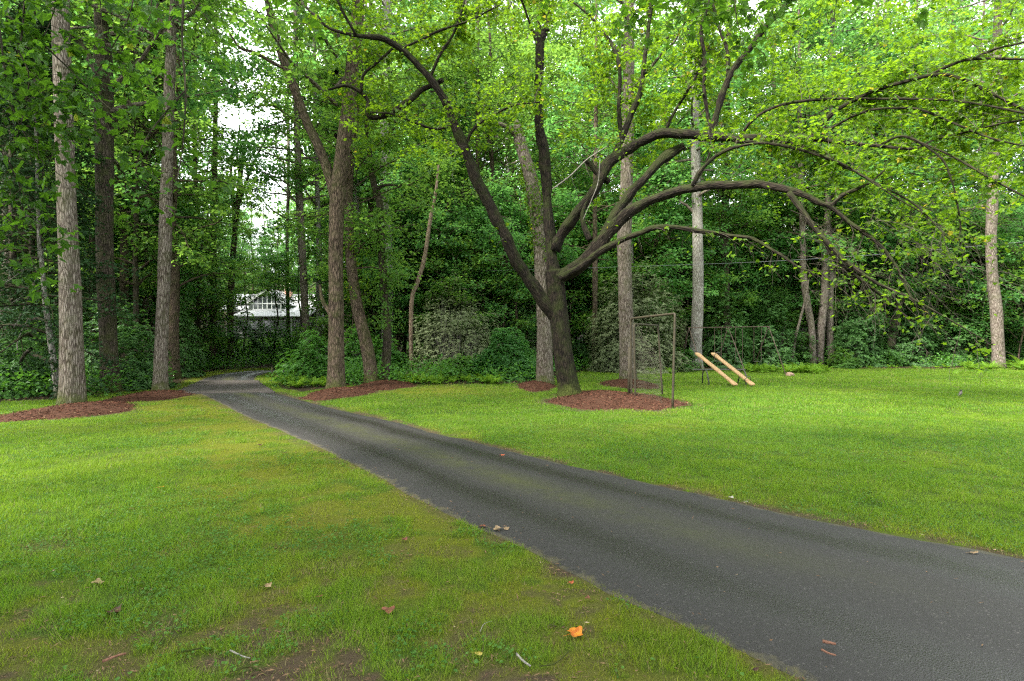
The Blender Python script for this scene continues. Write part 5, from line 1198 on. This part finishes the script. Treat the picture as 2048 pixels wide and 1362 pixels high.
# ------------------------------------------------------------------ fallen leaves and twigs
def fallen(px, py, size, mat, label, shape='maple', rz=0., tilt=.15, curl=.3):
    size *= .82
    g = gp(px, py); n = 26
    a = np.linspace(0, 2 * PI, n, endpoint=False)
    if shape == 'maple': rr_ = .62 + .38 * np.abs(np.cos(2.5 * a)) ** .7
    elif shape == 'oval': rr_ = 1 / np.sqrt((np.cos(a)) ** 2 + (np.sin(a) / .5) ** 2)
    else: rr_ = .8 + .2 * np.cos(3 * a + px)
    rings = [np.zeros((1, 3))]
    for f in (.35, .7, 1.0):
        x, y = np.cos(a) * rr_ * f, np.sin(a) * rr_ * f; z = curl * (x * x * .9 + .35 * np.sin(3 * y + px) * f + .2 * np.cos(4 * a + px) * f * f); rings.append(np.c_[x, y, z])
    V = np.vstack(rings) * size / 2; Fl = []; tot = []
    for j in range(n): Fl += [0, 1 + j, 1 + (j + 1) % n]; tot.append(3)
    for k in range(2):
        for j in range(n): b0 = 1 + k * n; Fl += [b0 + j, b0 + n + j, b0 + n + (j + 1) % n, b0 + (j + 1) % n]; tot.append(4)
    V[:, 2] -= V[:, 2].min(); me = mesh_np('fallen_leaf', V, Fl, tot, M[mat], True); o = link('fallen_leaf', me, loc=(g[0], g[1], th(g[0], g[1]) + .022)); o.rotation_euler = (tilt, tilt * .6, rz)
    st = Wood(); st.tube(np.array([[0, 0, .004], [-.4 * size, .02 * size, .006], [-.8 * size, .1 * size, .004]]), .0012, 4); link('stalk', st.mesh('stalk', M[mat]), o)
    return tag(o, label, 'leaf', 'fallen leaves')
for px, py, s, mt, lab, sh, rz in [
    (1150, 1274, .125, 'fl_orange', 'bright orange maple leaf on the mossy lawn near the drive edge', 'maple', .6), (777, 1228, .11, 'fl_brown', 'flat reddish brown leaf in the middle of the mossy foreground', 'round', .2),
    (228, 1230, .12, 'fl_dark', 'curled dark brown leaf on the left foreground grass', 'maple', 1.), (195, 1172, .10, 'fl_tan', 'crumpled tan leaf standing in the left grass', 'maple', 2.),
    (957, 1316, .055, 'fl_yellow', 'tiny yellow leaf at the bottom of the lawn', 'round', .2), (1143, 1172, .05, 'fl_red', 'tiny red leaf by the drive edge', 'round', .6), (1176, 1203, .05, 'fl_brown', 'tiny brown curled leaf near the drive edge weeds', 'round', 1.6),
    (1661, 1157, .075, 'fl_tan', 'curled tan leaf on the dark asphalt right of centre', 'oval', .1), (1260, 1066, .07, 'fl_yellow', 'small yellow-brown leaf mid drive', 'maple', .1), (1366, 1065, .05, 'fl_pale', 'pale oval leaf mid drive', 'oval', .1),
    (1463, 999, .075, 'fl_pale', 'white curled leaf near the far drive edge', 'round', .5), (1493, 1007, .05, 'fl_pale', 'pale flat speck next to the white leaf on the drive', 'oval', .2), (1947, 1111, .09, 'fl_tan', 'curled tan leaf at the far drive edge on the right', 'oval', 0.),
    (1005, 913, .08, 'fl_red', 'small rust leaf on the drive ahead', 'round', 0), (810, 1084, .07, 'fl_brown', 'small brown leaf on the mossy left lawn', 'round', 1.), (322, 978, .09, 'fl_orange', 'small orange-brown leaf far out on the left lawn', 'oval', 1.),
    (965, 1057, .07, 'fl_brown', 'brown leaf on the rim of the drive', 'maple', 1.), (995, 1063, .09, 'fl_tan', 'tan oak leaf lying on the drive rim', 'maple', 2.), (1012, 1062, .07, 'fl_tan', 'smaller tan leaf beside the tan oak leaf', 'maple', .3),
    (1808, 926, .08, 'fl_dark', 'dark leaf clump on the right lawn', 'maple', .3), (570, 908, .08, 'fl_dark', 'dark leaf at the left drive verge', 'maple', .8), (520, 892, .08, 'fl_dark', 'dark leaf farther up the left drive verge', 'maple', .2), (449, 902, .09, 'fl_brown', 'pale brown leaf inside the left lawn near the verge', 'oval', .2),
    (1510, 1348, .06, 'fl_dark', 'dark curled leaf at the bottom drive edge', 'oval', .5), (640, 1199, .05, 'fl_brown', 'tiny dark leaf left of the flat brown leaf', 'oval', .5), (1075, 965, .06, 'fl_pale', 'pale speck of leaf on the near side of the drive', 'oval', .9),
    (1303, 1108, .03, 'fl_pale', 'tiny white petal on the asphalt', 'oval', .9), (535, 1178, .07, 'fl_tan', 'faded leaf in the bare patch of the left foreground', 'maple', .9)]:
    fallen(px, py, s, mt, lab, sh, rz, tilt=rng.uniform(-.2, .2), curl=.2 if sh == 'oval' else .35)
for pts, r, mt, nm, lab in [
    ([(1033, 1318), (1046, 1332), (1061, 1343)], .006, 'twigm', 'fallen_twig', 'short thick grey lichened twig at the bottom of the lawn'),
    ([(1082, 1342), (1108, 1338), (1128, 1322), (1138, 1311)], .0035, 'bark_dark', 'fallen_twig', 'thin dark curved twig beside the grey twig'),
    ([(960, 1272), (968, 1256), (984, 1250)], .002, 'twigm', 'fallen_twig', 'thin pale bent straw on the moss'),
    ([(1098, 1258), (1114, 1262)], .005, 'bark_dark', 'fallen_twig', 'dark stub of twig left of the orange leaf'),
    ([(1645, 1302), (1672, 1308)], .009, 'barkstrip', 'bark_strip', 'reddish strip of bark on the asphalt near the bottom'),
    ([(1643, 1318), (1658, 1326), (1672, 1330)], .006, 'barkstrip', 'bark_strip', 'thinner reddish bark strip just below the other one on the asphalt'),
    ([(355, 1315), (385, 1310), (402, 1306)], .006, 'bark_dark', 'fallen_twig', 'dark twig in the foreground litter'),
    ([(205, 1334), (235, 1322), (252, 1318)], .007, 'barkstrip', 'fallen_twig', 'reddish stick at the lower left'),
    ([(460, 1310), (485, 1322), (500, 1326)], .004, 'twigm', 'fallen_twig', 'pale stick in the bare patch at the bottom'),
    ([(465, 1352), (500, 1344), (520, 1352)], .006, 'bark_dark', 'fallen_twig', 'lowest dark stick in the bare patch')]:
    q = np.array([gp(*p) for p in pts]); c = q.mean(0); q[:, 2] = th(c[0], c[1]) + (.022 if 'asphalt' not in lab else .045) + r; W = Wood(); W.tube(catmull(q, 10) - (c[0], c[1], 0), r * np.linspace(1, .7, 10), 6, .2)
    tag(link(nm, W.mesh(nm, M[mt]), loc=(c[0], c[1], 0)), lab, 'twig' if nm != 'bark_strip' else 'bark strip')

# ------------------------------------------------------------------ house
def house():
    HYd = 75.; k = HYd / F
    def hx(px): return (px - 1024) * k
    x0, x1 = hx(436), hx(648); gz = 1.9
    root = empty('house', ((x0 + x1) / 2, 79, gz), 'low grey house with pale roof, gabled window wall and brick chimney behind the bend', 'house'); o = np.array([(x0 + x1) / 2, 79, gz])
    B = Boxes(); B.box(x0 + .6 - o[0], x1 - .6 - o[0], -3, 4, 0, 4.0); B.obj('wall', M['siding'], root)
    rz, ez = 8.2 - gz, 5.75 - gz
    rf = empty('roof', (0, 0, 0)); rf.parent = root
    X0, X1 = x0 - o[0], x1 - o[0]
    B = Boxes(); B.slab([(X0, -4, ez), (X1, -4, ez), (X1 - .3, .6, rz), (X0 + .3, .6, rz)], .16); B.slab([(X1, 5, ez), (X0, 5, ez), (X0 + .3, .6, rz), (X1 - .3, .6, rz)], .16); B.obj('shingles', M['roof'], rf)
    B = Boxes(); B.box(X0, X1, -4.1, -4.0, ez - .26, ez - .02); B.obj('fascia', M['fascia'], rf)
    # gable dormer with windows
    gl, gr, gc = hx(500) - o[0], hx(580) - o[0], hx(541) - o[0]; pz = 8.35 - gz; cz = 6.55 - gz; yf = -5.0
    ch = Boxes(); ch.box(gl + .25, gr - .25, yf + .25, -1, 3.2, cz - .1); ch.obj('wall', M['siding'], root)
    G = Boxes(); n = 8
    for i in range(n):
        a, b = gl + .25 + (gr - gl - .5) * i / n, gl + .25 + (gr - gl - .5) * (i + 1) / n
        hz = lambda x: cz - .12 + (pz - cz) * (1 - abs(x - gc) / ((gr - gl) / 2)) if True else 0
        G.hexa([(a, yf + .2, cz - 1.05), (b, yf + .2, cz - 1.05), (b, yf + .4, cz - 1.05), (a, yf + .4, cz - 1.05), (a, yf + .2, max(cz - .9, hz(a))), (b, yf + .2, max(cz - .9, hz(b))), (b, yf + .4, max(cz - .9, hz(b))), (a, yf + .4, max(cz - .9, hz(a)))])
    wn = G.obj('window', M['glass'], root)
    T = Boxes()
    for i in range(n + 1):
        x = gl + .25 + (gr - gl - .5) * i / n; top = max(cz - .85, hz(x)); T.box(x - .06, x + .06, yf + .1, yf + .197, cz - 1.05, top)
    T.box(gl + .2, gr - .2, yf + .06, yf + .097, cz - .12, cz + .03); T.box(gl + .2, gr - .2, yf + .04, yf + .097, cz - 1.18, cz - 1.02)
    T.obj('frame', M['trim'], wn)
    Rr_ = Boxes(); e = .35
    Rr_.slab([(gl - e, yf - .3, cz - .28), (gc, yf - .3, pz), (gc, .6, pz), (gl - e, .6, cz - .28)][::-1], .12); Rr_.slab([(gc, yf - .3, pz), (gr + e, yf - .3, cz - .28), (gr + e, .6, cz - .28), (gc, .6, pz)][::-1], .12); Rr_.obj('gable_roof', M['roof'], root)
    E = Boxes(); E.slab([(gl - e, yf - .36, cz - .5), (gl - e, yf - .36, cz - .26), (gc, yf - .36, pz + .03), (gc, yf - .36, pz - .22)], .06); E.slab([(gc, yf - .36, pz - .22), (gc, yf - .36, pz + .03), (gr + e, yf - .36, cz - .26), (gr + e, yf - .36, cz - .5)], .06); E.obj('fascia', M['trim'], root)
    # lower shed roof and porch
    S_ = Boxes(); S_.slab([(hx(497) - o[0], -8.6, 4.75 - gz), (hx(640) - o[0], -8.6, 4.75 - gz), (hx(640) - o[0], -4.2, 6.0 - gz), (hx(497) - o[0], -4.2, 6.0 - gz)], .14); S_.obj('porch_roof', M['roof'], root)
    for i in range(6):
        x = hx(503) - o[0] + i * (hx(634) - hx(503)) / 5; B = Boxes(); B.box(x - .08, x + .08, -8.3, -8.14, 0, 2.75); B.obj('post', M['siding'], root)
    B = Boxes(); B.box(hx(503) - o[0], hx(634) - o[0], -6.6, -6.4, 0, 2.9); B.obj('wall', M['siding'], root)
    for i in range(4):
        x = hx(515) - o[0] + i * 2.0; B = Boxes(); B.box(x, x + 1.2, -6.66, -6.605, 1.0, 2.3); w = B.obj('window', M['glass'], root)
        B = Boxes(); B.box(x - .08, x, -6.70, -6.607, .95, 2.35); B.box(x + 1.2, x + 1.28, -6.70, -6.607, .95, 2.35); B.box(x, x + 1.2, -6.70, -6.607, 2.3, 2.38); B.box(x, x + 1.2, -6.70, -6.607, .92, 1.0); B.obj('frame', M['trim'], w)
    B = Boxes(); cx = hx(567) * 1.03 - o[0]; B.box(cx - .42, cx + .42, -.4, .4, 4, 7.35); c = B.obj('chimney', M['brick'], root)
    B = Boxes(); B.box(cx - .52, cx + .52, -.5, .5, 7.35, 7.5); B.box(cx - .3, cx + .3, -.3, .3, 7.5, 7.72); B.obj('cap', M['trim'], c)
house()

# sunlit lawn patch by the house
n = 16000; x = rng.uniform(-36, -19, n); y = rng.uniform(44, 70, n); Lf = Leaves()
Lf.add(np.c_[x, y, terrain(x, y) + .05], rdir(n) + (0, 0, 1.4), unit(rdir(n) * .6 + (0, -1, .5)), rng.uniform(.10, .2, n), .06)
tag(link('house_lawn', Lf.mesh('house_lawn', M['clover'])), 'patch of bright lawn in front of the house', 'grass', kind='stuff')

# ------------------------------------------------------------------ world, sun, camera
w = bpy.data.worlds.new('World'); sc.world = w; w.use_nodes = True; nt = w.node_tree; nt.nodes.clear()
SUN_EL, SUN_AZ = math.radians(46), math.radians(232)      # azimuth clockwise from +Y
sky = nt.nodes.new('ShaderNodeTexSky'); sky.sky_type = 'NISHITA'; sky.sun_disc = False; sky.sun_elevation = SUN_EL; sky.sun_rotation = SUN_AZ
sky.air_density = 1.; sky.dust_density = 3.; sky.ozone_density = 1.
mix = nt.nodes.new('ShaderNodeMix'); mix.data_type = 'RGBA'; nz = nt.nodes.new('ShaderNodeTexNoise'); nz.inputs['Scale'].default_value = 2.2; nz.inputs['Detail'].default_value = 5
rp = nt.nodes.new('ShaderNodeMapRange'); rp.inputs[1].default_value = .3; rp.inputs[2].default_value = .6; rp.inputs[3].default_value = .72; rp.inputs[4].default_value = .97
tc = nt.nodes.new('ShaderNodeTexCoord'); nt.links.new(tc.outputs['Generated'], nz.inputs['Vector']); nt.links.new(nz.outputs[0], rp.inputs[0]); nt.links.new(rp.outputs[0], mix.inputs[0])
mix.inputs[7].default_value = (9.5, 9.8, 10.2, 1)
nt.links.new(sky.outputs[0], mix.inputs[6]); bg = nt.nodes.new('ShaderNodeBackground'); bg.inputs[1].default_value = .10; nt.links.new(mix.outputs[2], bg.inputs[0])
ow = nt.nodes.new('ShaderNodeOutputWorld'); nt.links.new(bg.outputs[0], ow.inputs[0])
sl = bpy.data.lights.new('sun', 'SUN'); sl.energy = 4.0; sl.angle = math.radians(12); sl.color = (1, .95, .86); so = bpy.data.objects.new('sun', sl); col.objects.link(so)
sd = Vector((math.sin(SUN_AZ) * math.cos(SUN_EL), math.cos(SUN_AZ) * math.cos(SUN_EL), math.sin(SUN_EL))); so.rotation_euler = (-sd).to_track_quat('-Z', 'Y').to_euler(); so.location = sd * 60

cam = bpy.data.cameras.new('camera'); cam.lens = 20.0; cam.sensor_width = 36; cam.clip_start = .05; cam.clip_end = 2000
co = bpy.data.objects.new('camera', cam); col.objects.link(co); co.location = (0, 0, CH); co.rotation_euler = (PI / 2, 0, 0); sc.camera = co
sc.view_settings.view_transform = 'Standard'; sc.view_settings.look = 'None'; sc.view_settings.gamma = 1; sc.view_settings.exposure = 2.2
sc.render.engine = 'CYCLES'; c = sc.cycles; c.max_bounces = 12; c.diffuse_bounces = 8; c.glossy_bounces = 2; c.transmission_bounces = 8; c.transparent_max_bounces = 4
c.use_denoising = False; c.filter_width = 1.25; c.caustics_reflective = False; c.caustics_refractive = False; c.sample_clamp_indirect = 6
sc.render.use_persistent_data = False
print('done', len(bpy.data.objects))
